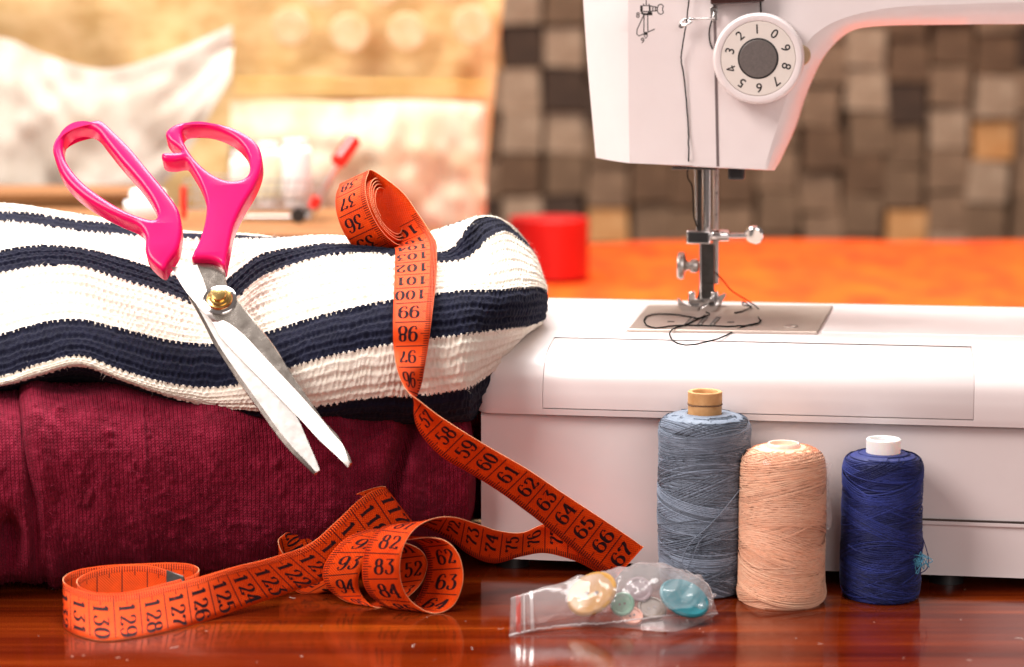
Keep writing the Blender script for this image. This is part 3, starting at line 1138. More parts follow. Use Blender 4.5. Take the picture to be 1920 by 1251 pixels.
# ------------------------------------------------------------------ scissors
def weld(o, ang=60):
    bm = bmesh.new()
    bm.from_mesh(o.data)
    bmesh.ops.remove_doubles(bm, verts=bm.verts, dist=0.00002)
    bmesh.ops.recalc_face_normals(bm, faces=bm.faces)
    bm.to_mesh(o.data)
    bm.free()
    o.data.set_sharp_from_angle(angle=R(ang))
    return o


def build_scissors():
    T0 = py(655, 872, -1.5)
    K = 0.85
    N = unit(np.array([0, -1.0, K]))                 # the front of the scissors, towards viewer and up
    root = thing('scissors', T0, 'open dressmaking scissors with pink plastic handles leaning on the striped sweater', 'scissors')

    def P(x, y, off=0.0):
        return pp(x, y, T0, N) + N * off

    z = lambda pts: [(60 + a / 2.978, 200 + b / 2.978) for a, b in pts]
    q = lambda pts: [(300 + a / 2.8425, 460 + b / 2.8425) for a, b in pts]
    sm = lambda pts, k=5: [tuple(p) for p in catmull(pts, k, True)]
    th = 1.0
    # left handle
    left = z([(398, 116), (340, 115), (240, 140), (165, 185), (126, 255), (140, 330), (185, 430), (270, 520), (380, 595), (500, 655), (600, 700),
              (640, 760), (640, 830), (665, 890), (738, 948), (770, 910), (822, 830), (840, 740), (836, 655), (815, 590), (745, 495), (650, 380), (560, 270), (470, 180)])
    lh = z([(215, 178), (265, 152), (325, 152), (375, 178), (420, 235), (500, 335), (600, 450), (672, 550), (706, 630), (690, 664), (620, 652), (520, 612), (400, 540), (290, 455), (215, 365), (183, 290), (184, 225)])
    m = MB().rounded_plate(sm(left), [sm(lh)], P, 0.55, 0.55 - th, 0.20, 44)
    weld(m.build('handle', M['pink'], root, 60))
    right = z([(905, 852), (905, 880), (985, 882), (1040, 895), (1082, 925), (1090, 890), (1108, 800), (1130, 700), (1180, 590), (1245, 480), (1282, 390), (1288, 310), (1262, 240), (1200, 188),
               (1110, 145), (1000, 120), (900, 116), (820, 128), (768, 158), (753, 188), (775, 225), (822, 262), (838, 284), (790, 288), (742, 290), (730, 306), (745, 332), (800, 338), (862, 330), (895, 372), (940, 450), (970, 530), (980, 600), (968, 690), (940, 780)])
    rh = z([(845, 175), (880, 150), (960, 145), (1060, 170), (1150, 220), (1205, 290), (1222, 370), (1205, 420), (1150, 445), (1080, 440), (1000, 402), (930, 342), (885, 285), (852, 225)])
    m = MB().rounded_plate(sm(right, 4), [sm(rh)], P, 0.50, 0.50 - th, 0.17, 44)
    weld(m.build('handle', M['pink'], root, 60))

    # blades: a flat back and a ground bevel that slopes down to the cutting edge
    def blade(name, spine, ridge, edge, tip_close, o_top, o_edge, o_back, par):
        sp, rd, ed = (resample(catmull(c, 8), 40) for c in (spine, ridge, edge))
        V, F, mi = [], [], []
        rows = [[P(*p, o_back) for p in sp], [P(*p, o_top - 0.05) for p in sp], [P(*(np.array(p) + (np.array(r) - p) * 0.06), o_top) for p, r in zip(sp, rd)],
                [P(*p, o_top) for p in rd], [P(*p, o_edge) for p in ed], [P(*p, o_back) for p in ed]]
        G = np.array(rows)
        m2 = MB()
        for i in range(5):
            m2.grid(G[i:i + 2], mi=1 if i in (3,) else 0)
        m2.grid(np.stack([G[5], G[0]]), mi=0)
        for e in (0, -1):
            m2.add(G[:, e], [tuple(range(6))])
        o = m2.build(name, [M['blade'], M['ground']], par, 25)
        return o

    spine = q([(345, 170), (362, 225), (410, 290), (600, 530), (700, 690), (790, 820), (900, 985), (965, 1060), (1005, 1120), (1022, 1168)])
    ridge = q([(200, 115), (245, 230), (290, 400), (350, 415), (450, 490), (590, 640), (740, 800), (860, 935), (955, 1035), (1012, 1172)])
    edge = q([(62, 120), (140, 250), (285, 415), (310, 470), (400, 572), (570, 745), (740, 920), (850, 1040), (940, 1122), (1002, 1186)])
    front = blade('blade', spine, ridge, edge, None, 0.16, 0.03, 0.0, root)
    sp2 = q([(150, 265), (220, 390), (300, 540), (420, 720), (545, 895), (620, 1000), (690, 1085), (760, 1155), (820, 1212)])
    rd2 = q([(165, 265), (235, 388), (318, 538), (440, 716), (565, 890), (640, 993), (712, 1080), (780, 1150), (832, 1208)])
    ed2 = q([(240, 265), (300, 400), (400, 560), (560, 720), (680, 830), (745, 945), (790, 1050), (830, 1140), (850, 1196)])
    sp2, rd2, ed2 = (resample(catmull(c, 8), 40) for c in (sp2, rd2, ed2))
    G = np.array([[P(*p, -0.26) for p in sp2], [P(*p, -0.12) for p in sp2], [P(*p, -0.03) for p in rd2], [P(*p, -0.03) for p in ed2], [P(*p, -0.10) for p in ed2], [P(*p, -0.26) for p in sp2]])
    m2 = MB()
    for i in range(5):
        m2.grid(G[i:i + 2], mi=1 if i == 2 else 0)
    for e in (0, -1):
        m2.add(G[:5, e], [tuple(range(5))])
    m2.build('blade', [M['blade'], M['ground']], root, 25)
    # tang under the right handle
    m3 = MB().plate(q([(175, 80), (345, 130), (352, 200), (300, 260), (180, 200)]), [], lambda x, y: P(x, y, 0.10), lambda x, y: P(x, y, -0.1))
    m3.build('blade_tang', M['blade'], root, 25)
    # pivot screw with its washer
    c = P(413, 567, 0.16)
    MB().lathe([(0.0, 0.0), (0.72, 0.0), (0.72, 0.05), (0.66, 0.08), (0.0, 0.08)], c, N, 64).build('washer', M['chrome'], root, 30)
    MB().lathe([(0.0, 0.08), (0.54, 0.08), (0.56, 0.13), (0.52, 0.19), (0.42, 0.21), (0.43, 0.27), (0.38, 0.32), (0.30, 0.33), (0.31, 0.42), (0.28, 0.47), (0.20, 0.485), (0.0, 0.49)], c, N, 64).build('pivot_screw', M['brass'], root, 35)


build_scissors()

# ------------------------------------------------------------------ sewing machine
YAW = R(9.0)
EU = np.array([math.cos(YAW), -math.sin(YAW), 0])
EV = np.array([math.sin(YAW), math.cos(YAW), 0])
EW = np.array([0, 0, 1.0])
O_M = pz(902, 1046, 0.55)
O_M[2] = 0


def MW(u, v, wz):
    return O_M + EU * u + EV * v + EW * wz


def on_v(x, y, v):                    # seen at (x, y), on the upright plane v of the machine
    return pp(x, y, MW(0, v, 0), EV)


def on_w(x, y, wz):
    return pz(x, y, wz)


def loc(P):
    d = P - O_M
    return np.dot(d, EU), np.dot(d, EV), d[2]


def font_text(txt, size, mapping, mb_, mi=0):
    cu = bpy.data.curves.new('t', 'FONT')
    cu.body = txt
    cu.size = size
    cu.align_x = 'CENTER'
    cu.align_y = 'CENTER'
    cu.offset = 0.010 * size
    cu.resolution_u = 5
    ob = bpy.data.objects.new('t', cu)
    me = bpy.data.meshes.new_from_object(ob)
    V = [mapping(v.co.x, v.co.y) for v in me.vertices]
    mb_.add(V, [tuple(p.vertices) for p in me.polygons], mi)
    bpy.data.objects.remove(ob)
    bpy.data.curves.remove(cu)
    bpy.data.meshes.remove(me)


def build_machine():
    root = thing('sewing_machine', O_M, 'white sewing machine with numbered tension dial and steel presser foot', 'sewing machine')
    pl = M['plastic']
    # lower body
    w_lip = loc(on_v(1000, 774, 0.0))[2]
    LEN = 44.0
    V = []
    m = MB()
    prof = [(0.0, 0.55), (0.05, 1.0), (0.10, w_lip - 0.1), (0.3, w_lip + 0.05), (17.0, w_lip + 0.05), (17.0, 0.55)]
    prof = np.array(prof)
    G = np.stack([np.array([MW(u, a, b) for a, b in prof]) for u in (0.0, LEN)])
    m.grid(np.concatenate([G, G[:, :1]], 1))
    m.add(G[0], [tuple(range(6))]).add(G[1], [tuple(range(6))])
    m.build('base_body', pl, root, 30, bevel=0.25)
    # the joint line low on the right part of the body
    a = loc(on_v(1740, 974, 0.0))
    m = MB()
    m.box(MW(a[0] + 8, 0.02, a[2]), (17, 0.16, 0.07), EU, EV, EW)
    m.build('body_seam', M['dark_steel'], root, 0)
    m = MB()
    m.box(MW(a[0] + 8, 0.02, a[2] - 0.14), (17, 0.14, 0.2), EU, EV, EW)
    m.build('body_trim', pl, root, 30, bevel=0.05)
    # feet
    for x in (1775, 940):
        p = loc(on_w(x, 1075, 0.4))
        MB().lathe([(0.0, 0.0), (0.75, 0.0), (0.7, 0.7), (0.0, 0.7)], MW(p[0], 1.2, 0.005), EW, 24).build('rubber_foot', M['black'], root)
    for u in (2.0, 41.0):
        MB().lathe([(0.0, 0.0), (0.75, 0.0), (0.7, 0.7), (0.0, 0.7)], MW(u, 15.5, 0.005), EW, 24).build('rubber_foot', M['black'], root)

    # bed cover: a profile from the lip, round the front edge, back over the bed
    wl = w_lip
    P = catmull([(-0.28, wl - 0.02), (-0.32, wl + 0.35), (-0.30, wl + 1.0), (-0.12, wl + 1.75), (0.45, wl + 2.35), (1.5, wl + 2.68), (3.2, wl + 2.86), (4.6, wl + 2.95)], 8)
    TOP = wl + 2.95

    def inset(prof, d):
        T = unit(np.gradient(prof, axis=0))
        n = np.stack([T[:, 1], -T[:, 0]], 1)      # towards the inside: back and down
        return prof + n * d * np.array([1, 1])

    def sweep(us, ds, prof):
        rows = []
        for u, d in zip(us, ds):
            q_ = inset(prof, d) if d else prof
            rows.append([MW(u, a, b) for a, b in q_])
        return np.array(rows)

    flapL = loc(on_v(1018, 765, -0.3))[0]
    flapR = loc(on_v(1825, 780, -0.3))[0]
    flapW = loc(on_v(1018, 764, -0.3))[2]
    k0 = int(np.argmin(np.abs(P[:, 1] - flapW)))     # flap's lower edge on the profile
    g = 0.016
    rr = 0.9
    # left part with the rounded end
    a_ = np.linspace(0, np.pi / 2, 9)
    us = np.concatenate([-0.30 + rr * (1 - np.cos(a_)), [flapL - g]])
    ds = np.concatenate([rr * (1 - np.sin(a_)), [0]])
    m = MB()
    m.grid(sweep(us, ds, P))
    m.grid(sweep([flapL - g, flapL + 0.001], [0, 0], P)[:, :k0])                     # lower rail start
    m.grid(sweep([flapL - g, flapR + g], [0, 0], P[:k0]))
    m.grid(sweep([flapR + g, LEN], [0, 0], P))
    kt = len(P) - 9
    m.grid(sweep([flapL - g, flapR + g], [0, 0], P[kt + 1:]))
    # inner shell behind the joints
    m.grid(sweep([flapL - 0.3, flapR + 0.3], [0.14, 0.14], P))
    # the rail's upper lip and side walls of the recess
    m.grid(np.stack([sweep([flapL - g], [0], P)[0], sweep([flapL - g], [0.14], P)[0]]))
    m.grid(np.stack([sweep([flapR + g], [0], P)[0], sweep([flapR + g], [0.14], P)[0]]))
    m.grid(np.stack([sweep([flapL - g, flapR + g], [0, 0], P)[:, k0 - 1], sweep([flapL - g, flapR + g], [0.14, 0.14], P)[:, k0 - 1]]))
    # bed top, back and left end
    back = 18.0
    v1 = P[-1][0]
    edgeL = sweep([-0.30 + rr], [0], P)[0]
    top = []
    for u in np.concatenate([-0.30 + rr * (1 - np.cos(a_)), [LEN]]):
        d = rr * (1 - math.sin(math.acos(max(-1, min(1, 1 - (u + 0.30) / rr))))) if u < rr - 0.3 else 0.0
        top.append([MW(u, v1, TOP - d), MW(u, back - 1.2, TOP - d), MW(u, back - 0.5 - d * 0.3, TOP - 0.12 - d), MW(u, back - d * 0.5, TOP - 0.7 - d * .5), MW(u, back - d * 0.6, wl)])
    m.grid(np.array(top))
    # close the left end with a fan
    e0 = sweep([-0.30], [rr], P)[0]
    e0 = np.concatenate([e0, np.array(top)[0][1:]])
    cc = MW(-0.30, 8, wl)
    n = len(e0)
    m.add(np.concatenate([e0, [MW(-0.30, back - 0.6, wl), MW(-0.3, 0.4, wl)]]), [tuple(range(n + 2))])
    m.build('bed_cover', pl, root, 35, fix=False)
    # accessory flap in the front of the cover
    m = MB()
    ff = P[k0:kt + 1]
    G = sweep([flapL, flapL + 0.05, flapR - 0.05, flapR], [0.03, 0, 0, 0.03], ff)
    m.grid(G)
    Gi = sweep([flapL, flapR], [0.13, 0.13], ff)
    m.grid(np.stack([G[0], Gi[0]])).grid(np.stack([G[-1], Gi[-1]])).grid(np.stack([G[:, 0][[0, -1]], Gi[:, 0]])).grid(np.stack([G[:, -1][[0, -1]], Gi[:, -1]]))
    m.build('accessory_flap', pl, root, 35, fix=False)
    # finger notch under the flap
    c = on_v(1420, 775, -0.35)
    # bed insert left of the needle plate and the raised strip behind
    def plane_w(pts, z0, z1, name, mt, bev):
        m_ = MB().plate([tuple(loc(pz(x, y, z1))[:2]) for x, y in pts], [], lambda u, v: MW(u, v, z1), lambda u, v: MW(u, v, z0))
        return m_.build(name, mt, root, 30, bevel=bev)
    plane_w([(1098, 622), (1172, 624), (1216, 571), (1156, 570)], TOP - 0.05, TOP + 0.05, 'bobbin_slide', pl, 0.04)
    np_z = TOP + 0.14
    o = plane_w([(1176, 617), (1216, 571), (1562, 573), (1533, 622)], TOP + 0.0, np_z, 'needle_plate', M['needle_plate'], 0.06)
    plane_w([(1564, 575), (1540, 622), (1925, 630), (1925, 578)], TOP - 0.05, TOP + 0.04, 'bed_panel', pl, 0.04)
    for i, x in enumerate((1288, 1312, 1336)):
        pts = [(x - 6, 609), (x + 8, 594), (x + 17, 594), (x + 4, 609)]
        plane_w(pts, np_z - 0.02, np_z + 0.006, 'feed_slot', M['black'], None)
        pts = [(x - 1, 606), (x + 9, 596), (x + 13, 596), (x + 3, 606)]
        plane_w(pts, np_z, np_z + 0.07, 'feed_dog', M['steel'], 0.01)
    for x, y in ((1258, 603), (1370, 604)):
        plane_w([(x - 7, y + 1.2), (x - 6, y - 1), (x + 7, y - 1), (x + 6, y + 1.2)], np_z, np_z + 0.004, 'plate_mark', M['ink'], None)
    MB().lathe([(0, 0), (0.32, 0), (0.32, 0.05), (0.26, 0.08), (0, 0.06)], pz(1483, 613, np_z), EW, 24).build('plate_screw', M['steel'], root)

    # head and arm
    VH = 9.5
    A = [(1172, -280), (1177, -100), (1178, 100), (1180, 306), (1300, 311), (1433, 317), (1450, 260), (1471, 195), (1490, 140), (1511, 85), (1540, 55), (1580, 35), (1633, 21), (1697, 12), (1800, 8), (1920, 5), (2500, 0), (2500, -280)]
    Bq = [(1082, -280), (1088, -100), (1100, 100), (1117, 296), (1300, 313), (1452, 320), (1482, 255), (1500, 200), (1522, 145), (1545, 104), (1575, 72), (1605, 55), (1650, 49), (1710, 47), (1800, 46), (1920, 45), (2500, 45), (2500, -330)]
    dep = [1.9] * 4 + [0.5, 0.9] + [1.3] * 12
    LA = np.array([on_v(x, y, VH) for x, y in A])
    LB = np.array([on_v(x, y, VH + d) for (x, y), d in zip(Bq, dep)])

    def refine(L_):
        out = [L_[0], *catmull(L_[0:4], 5)[1:-1], L_[3], L_[4], L_[5], *catmull(L_[5:17], 5)[1:-1], L_[16], L_[17]]
        return np.array(out)
    LA, LB = refine(LA), refine(LB)
    Mid = LA * 0.45 + LB * 0.55
    bulge = -EV * 0.22
    rows = [LA, LA * 0.72 + LB * 0.28 + bulge * 0.9, LA * 0.4 + LB * 0.6 + bulge * 0.8, LB]
    n = len(LA)
    # the left facet and the bottom stay crisp, so only the right side gets the bulge
    for i in range(n):
        if i < 8:
            for k in (1, 2):
                rows[k][i] = LA[i] * (1 - k / 3) + LB[i] * (k / 3) + (bulge * 0.12)
    LC = LB + EV * 6.6
    LD = np.array([p * 0.985 + LC.mean(0) * 0.015 for p in LC]) + EV * 0.5
    rows += [LC, LD]
    G = np.array(rows)
    m = MB().grid(G, wrap_v=True)
    tri = tessellate_polygon([[Vector((loc(p)[0], loc(p)[2], 0)) for p in LA]])
    m.add(LA, [tuple(t) for t in tri])
    m.add(LD, [tuple(t) for t in tri])
    # merge doubles by bmesh for clean bevels
    o = m.build('head_housing', pl, root, 28)
    bm = bmesh.new(); bm.from_mesh(o.data)
    bmesh.ops.remove_doubles(bm, verts=bm.verts, dist=0.00002)
    bmesh.ops.recalc_face_normals(bm, faces=bm.faces)
    bm.to_mesh(o.data); bm.free()
    o.data.set_sharp_from_angle(angle=R(28))
    bv = o.modifiers.new('bevel', 'BEVEL')
    bv.width = 0.0055; bv.segments = 6; bv.limit_method = 'ANGLE'; bv.angle_limit = R(28)
    # column that carries the arm on the right
    p = loc(on_v(2330, 200, VH))
    m = MB()
    m.box(MW(37.5, 13.4, (TOP + 21) / 2), (13, 7.4, 21 - TOP + 0.3), EU, EV, EW)
    m.build('machine_column', pl, root, 30, bevel=1.2, segs=5)

    # slot with the thread channel in the front of the head
    m = MB()
    s0, s1 = on_v(1337, -120, VH - 0.012), on_v(1346, 312, VH - 0.012)
    dirv = unit(s1 - s0)
    m.box((s0 + s1) / 2, (0.13, 0.02, np.linalg.norm(s1 - s0)), np.cross(EV, -dirv), EV, dirv)
    m.build('take_up_slot', speckled('slot_grey', (0.13, 0.10, 0.10), (0.17, 0.13, 0.13), 100, 0.5), root, 0)
    # dark lever cover at the top edge of the picture
    m = MB().plate([(1335, -60), (1332, 9), (1434, 3), (1432, -60)], [], lambda x, y: on_v(x, y, VH - 0.9), lambda x, y: on_v(x, y, VH - 0.02))
    m.build('lever_cover', speckled('brown_plastic', (0.035, 0.012, 0.010), (0.05, 0.018, 0.015), 50, 0.25), root, 30, bevel=0.1)
    # thread guide: wire bar with its curl
    m = MB()
    m.tube([on_v(x, y, VH - d) for x, y, d in ((1340, 16, .1), (1338, 34, .35), (1325, 35, .42), (1300, 36, .45), (1283, 37, .5), (1276, 42, .5), (1280, 48, .62), (1290, 46, .75), (1296, 42, .6), (1288, 38, .5))], 0.065, 10)
    m.build('thread_guide', M['chrome'], root, 60)
    MB().lathe([(0, -.1), (.1, -.08), (.14, 0), (.1, .08), (0, .1)], on_v(1277, 49, VH - .55), EV, 16).build('guide_tip', M['chrome'], root)
    m = MB().plate([(1331, 13), (1345, 13), (1346, 38), (1336, 40), (1333, 36)], [], lambda x, y: on_v(x, y, VH - .22), lambda x, y: on_v(x, y, VH - .01))
    m.build('guide_bracket', M['chrome'], root, 30, bevel=0.04)

    # tension dial: knurled ring, numbered disc, grey cap
    cen = on_v(1424, 109, VH)
    AX = -EV
    kn = 120
    hgt = 1.35
    ri = 2.10
    m = MB()
    seg = kn * 2
    prof = [(ri - .35, 0.0), (ri - .02, 0.05), (ri, 0.15), (ri, hgt - 0.28), (ri - .05, hgt - .10), (ri - .14, hgt), (ri - .27, hgt + .02), (ri - .385, hgt - .02), (ri - .385, hgt - .3)]
    e1 = EU; e2 = EW
    V = []
    for j, (r_, h_) in enumerate(prof):
        for k in range(seg):
            a = 2 * math.pi * k / seg
            rr_ = r_ - (0.035 if (k % 2 and 1 <= j <= 3) else 0)
            V.append(cen + AX * h_ + (e1 * math.cos(a) + e2 * math.sin(a)) * rr_)
    Fc = [(j * seg + k, j * seg + (k + 1) % seg, (j + 1) * seg + (k + 1) % seg, (j + 1) * seg + k) for j in range(len(prof) - 1) for k in range(seg)]
    m.add(V, Fc)
    dial = m.build('tension_dial', pl, root, 30)
    rd = ri - .395
    MB().lathe([(0, hgt - .3), (rd, hgt - .3), (rd, hgt - .06), (rd - .03, hgt - .03), (0, hgt - .03)], cen, AX, 96).build('number_disc', M['disc'], dial, 30)
    MB().lathe([(0, hgt - .05), (.93, hgt - .05), (.93, hgt - .015), (.86, hgt - .01), (.86, hgt - .03)], cen, AX, 72).build('black_ring', M['black'], dial, 30)
    MB().lathe([(0, hgt - .05), (.86, hgt - .05), (.86, hgt), (.83, hgt + .02), (0, hgt + .025)], cen, AX, 72).build('dial_cap', M['dial_grey'], dial, 30)
    for ch, a in (('1', 93), ('0', 57), ('9', 21), ('8', -15), ('7', -51), ('6', -87), ('5', -123), ('4', -159), ('3', 165), ('2', 129)):
        m = MB()
        up = e1 * math.cos(R(a)) + e2 * math.sin(R(a))
        ri_ = e1 * math.sin(R(a)) - e2 * math.cos(R(a))
        base = cen + AX * (hgt - .022) + up * 1.315
        if ch == '4':
            for st in ([[.66, 0], [.66, 1.46]], [[.66, 1.44], [.06, .46]], [[.02, .46], [.98, .46]]):
                v4, f4 = stroke2d(st, .19, .19)
                v4 = (v4 - np.array([.5, .73])) * .285
                m.add([base + ri_ * x + up * y + AX * .001 * len(m.v) for x, y in v4], f4)
        else:
            font_text(ch, 0.60, lambda x, y: base + ri_ * x + up * y, m)
        m.build('printed_digit', M['ink'], dial, 0, fix=False)
    # the small screw knob half hidden behind the dial
    MB().lathe([(0, 0), (.50, 0), (.50, .55), (.44, .64), (0, .66)], on_v(1500, 104, VH + .1), AX, 40).build('adjusting_knob', speckled('tan_plastic', (0.42, 0.30, 0.17), (0.52, 0.38, 0.22), 60, 0.35), root, 40)

    # printed threading diagram on the front
    pr = MB()
    zz = lambda pts: [(1160 + a / 12.507, b / 12.51) for a, b in pts]
    fv = lambda x, y: on_v(x, y, VH - 0.006)

    def line(pts, wd=0.045):
        Q = np.array([fv(*p) for p in pts])
        T = unit(np.gradient(Q, axis=0))
        nn = unit(np.cross(T, EV)) * wd / 2
        k = len(Q)
        pr.add(np.concatenate([Q - nn, Q + nn]), [(i, i + 1, k + i + 1, k + i) for i in range(k - 1)])
    for pts in ([(645, 0), (645, 125)], [(580, 90), (595, 130)], [(708, 90), (715, 130)], [(570, 135), (715, 135), (720, 270)], [(570, 270), (740, 275)], [(735, 140), (740, 275)],
                [(715, 130), (800, 155), (860, 160), (905, 185)], [(735, 280), (800, 262), (865, 258), (905, 238)], [(800, 155), (800, 262)], [(862, 160), (862, 258)],
                [(595, 350), (590, 760)], [(680, 350), (685, 750)], [(590, 350), (430, 700), (425, 800), (470, 845), (590, 800)], [(690, 755), (845, 685)],
                [(590, 830), (637, 905), (680, 830)]):
        line(zz(pts))
    line(zz([(530, 295), (590, 335), (790, 335)]), 0.10)
    line(zz([(680, 305), (790, 318)]), 0.09)
    kp = [(985 + 85 * math.cos(t) * 0.95, 220 + 118 * math.sin(t)) for t in np.linspace(R(35), R(325), 20)] + [(1030, 185), (1030, 250), (1055, 288)]
    line(zz(kp))
    pr.add([fv(*p) for p in zz([(505, 130), (565, 130), (565, 300), (505, 275)])], [(0, 1, 2, 3)])
    pr.add([fv(*p) for p in zz([(588, 752), (682, 752), (678, 825), (592, 825)])], [(0, 1, 2, 3)])
    for ch, (x, y) in (('8', (452, 362)), ('9', (562, 958))):
        c0 = fv(*zz([(x, y)])[0])
        font_text(ch, 0.36, lambda a, b: c0 + EU * a + EW * b, pr)
    pr.build('printed_diagram', M['ink'], root, 0, fix=False)
    # black button under the head and the plate round the bars
    VN = 13.0
    c = on_v(1381, 322, VH + 1.2)
    m = MB().box(c, (0.78, 0.8, 0.75), EU, EV, EW)
    m.build('lever_button', M['black'], root, 30, bevel=0.12)
    c = on_v(1302, 316, VH + 1.0)
    m = MB().box(c + EV * 1.4, (2.15, 3.0, 0.12), EU, EV, EW)
    m.build('bottom_plate', M['dark_steel'], root, 30, bevel=0.03)

    # needle bar, presser bar, clamp, foot
    def col(name, x0, y0, x1, y1, wpx, v, mt, shape='tube'):
        a_, b_ = on_v(x0, y0, v), on_v(x1, y1, v)
        s_ = np.linalg.norm(on_v(x0 + wpx, y0, v) - a_) / 2
        if shape == 'tube':
            return MB().tube(np.linspace(a_, b_, 3), s_, 24).build(name, mt, root, 50)
        d_ = unit(b_ - a_)
        return MB().box((a_ + b_) / 2, (2 * s_, 2 * s_ * .8, np.linalg.norm(b_ - a_)), EU, EV, d_).build(name, mt, root, 30, bevel=0.03)
    col('needle_bar', 1325, 250, 1325, 455, 17, VN, M['chrome'])
    col('needle_bar_guide', 1312, 250, 1312, 440, 9, VN - .3, M['dark_steel'], 'box')
    col('guide_wire', 1303, 310, 1306, 430, 3, VN - .5, M['chrome'])
    col('presser_bar', 1342, 250, 1342, 532, 12, VN + 1.0, M['steel'])
    col('presser_bar_holder', 1327, 457, 1327, 540, 25, VN + .35, M['dark_steel'], 'box')
    a1, b1 = on_v(1288, 431, VN - .6), on_v(1333, 457, VN - .6)
    ctr = (a1 + b1) / 2
    wv, hv = np.dot(b1 - a1, EU), abs((b1 - a1)[2])
    clamp = MB().box(ctr, (wv, .75, hv), EU, EV, EW).build('needle_clamp', M['chrome'], root, 30, bevel=0.07)
    MB().box(ctr - EV * .385, (wv * .80, .04, hv * .70), EU, EV, EW).build('clamp_inset', M['black'], clamp, 30, bevel=0.015)
    y_ = 441
    m = MB().lathe([(0, 0), (.27, 0), (.29, .04), (.29, .82), (.24, .88), (.13, .88), (.13, 1.7), (.16, 1.72), (0.0, 1.72)], on_v(1333, y_, VN - .5), EU, 28)
    for k in range(7):
        m.lathe([(.13, 0), (.165, .03), (.13, .06)], on_v(1369 + k * 4.3, y_, VN - .5), EU, 20)
    m.build('clamp_screw', M['chrome'], root, 40)
    MB().lathe([(0, -.16), (.40, -.16), (.46, -.10), (.46, .10), (.40, .16), (0, .16)], on_v(1414, 440, VN - .5), unit(-EV - EU * .15 - EW * .45), 40).build('clamp_thumbscrew', M['chrome'], root, 40)
    # presser screw on the left
    m = MB().lathe([(0, 0), (.60, .02), (.66, .08), (.68, .2), (.64, .34), (.30, .42), (.22, .5), (.22, .62), (.32, .66), (.34, .9), (.30, 1.0), (.2, 1.05), (0, 1.06)], on_v(1270, 498, VN), EU, 40)
    m.build('presser_screw', M['steel'], root, 35)
    # needle
    MB().tube([on_v(1313, 450, VN - .35), on_v(1313, 520, VN - .35), on_v(1314, 560, VN - .35), on_v(1315, 600, VN - .35)], [.05, .05, .04, .008], 10).build('needle', M['chrome'], root, 50)
    # presser foot: ankle, block and two upturned toes with a slot between
    m = MB().plate([(1311, 533), (1338, 533), (1341, 552), (1350, 566), (1304, 566), (1309, 552)], [], lambda x, y: on_v(x, y, VN - .1), lambda x, y: on_v(x, y, VN + .8))
    m.build('foot_ankle', M['dark_steel'], root, 30, bevel=0.04)
    m = MB().plate([(1291, 549), (1300, 545), (1304, 549), (1304, 560), (1333, 560), (1333, 548), (1346, 546), (1350, 572), (1330, 577), (1296, 575), (1290, 570)], [], lambda x, y: on_v(x, y, VN - .6), lambda x, y: on_v(x, y, VN + .7))
    foot = m.build('presser_foot', M['chrome'], root, 30, bevel=0.04)
    for pts, tx in (([(1270, 559), (1276, 561), (1284, 570), (1297, 574), (1310, 574), (1306, 583), (1290, 584), (1278, 583), (1272, 574)], 0),
                    ([(1313, 583), (1316, 577), (1325, 572), (1331, 560), (1337, 558), (1341, 572), (1346, 575), (1340, 583)], 1)):
        m = MB().plate([tuple(p) for p in catmull(pts, 3, True)], [], lambda x, y: on_v(x, y, VN - 1.2), lambda x, y: on_v(x, y, VN + .9))
        m.build('foot_toe', M['chrome'], foot, 30, bevel=0.04)
    m = MB().plate([(1346, 555), (1360, 549), (1362, 553), (1348, 578), (1340, 580)], [], lambda x, y: on_v(x, y, VN + .9), lambda x, y: on_v(x, y, VN + 1.4))
    m.build('foot_heel', M['steel'], foot, 30, bevel=0.03)
    return TOP, VH, VN, np_z


TOP, VH, VN, NPZ = build_machine()


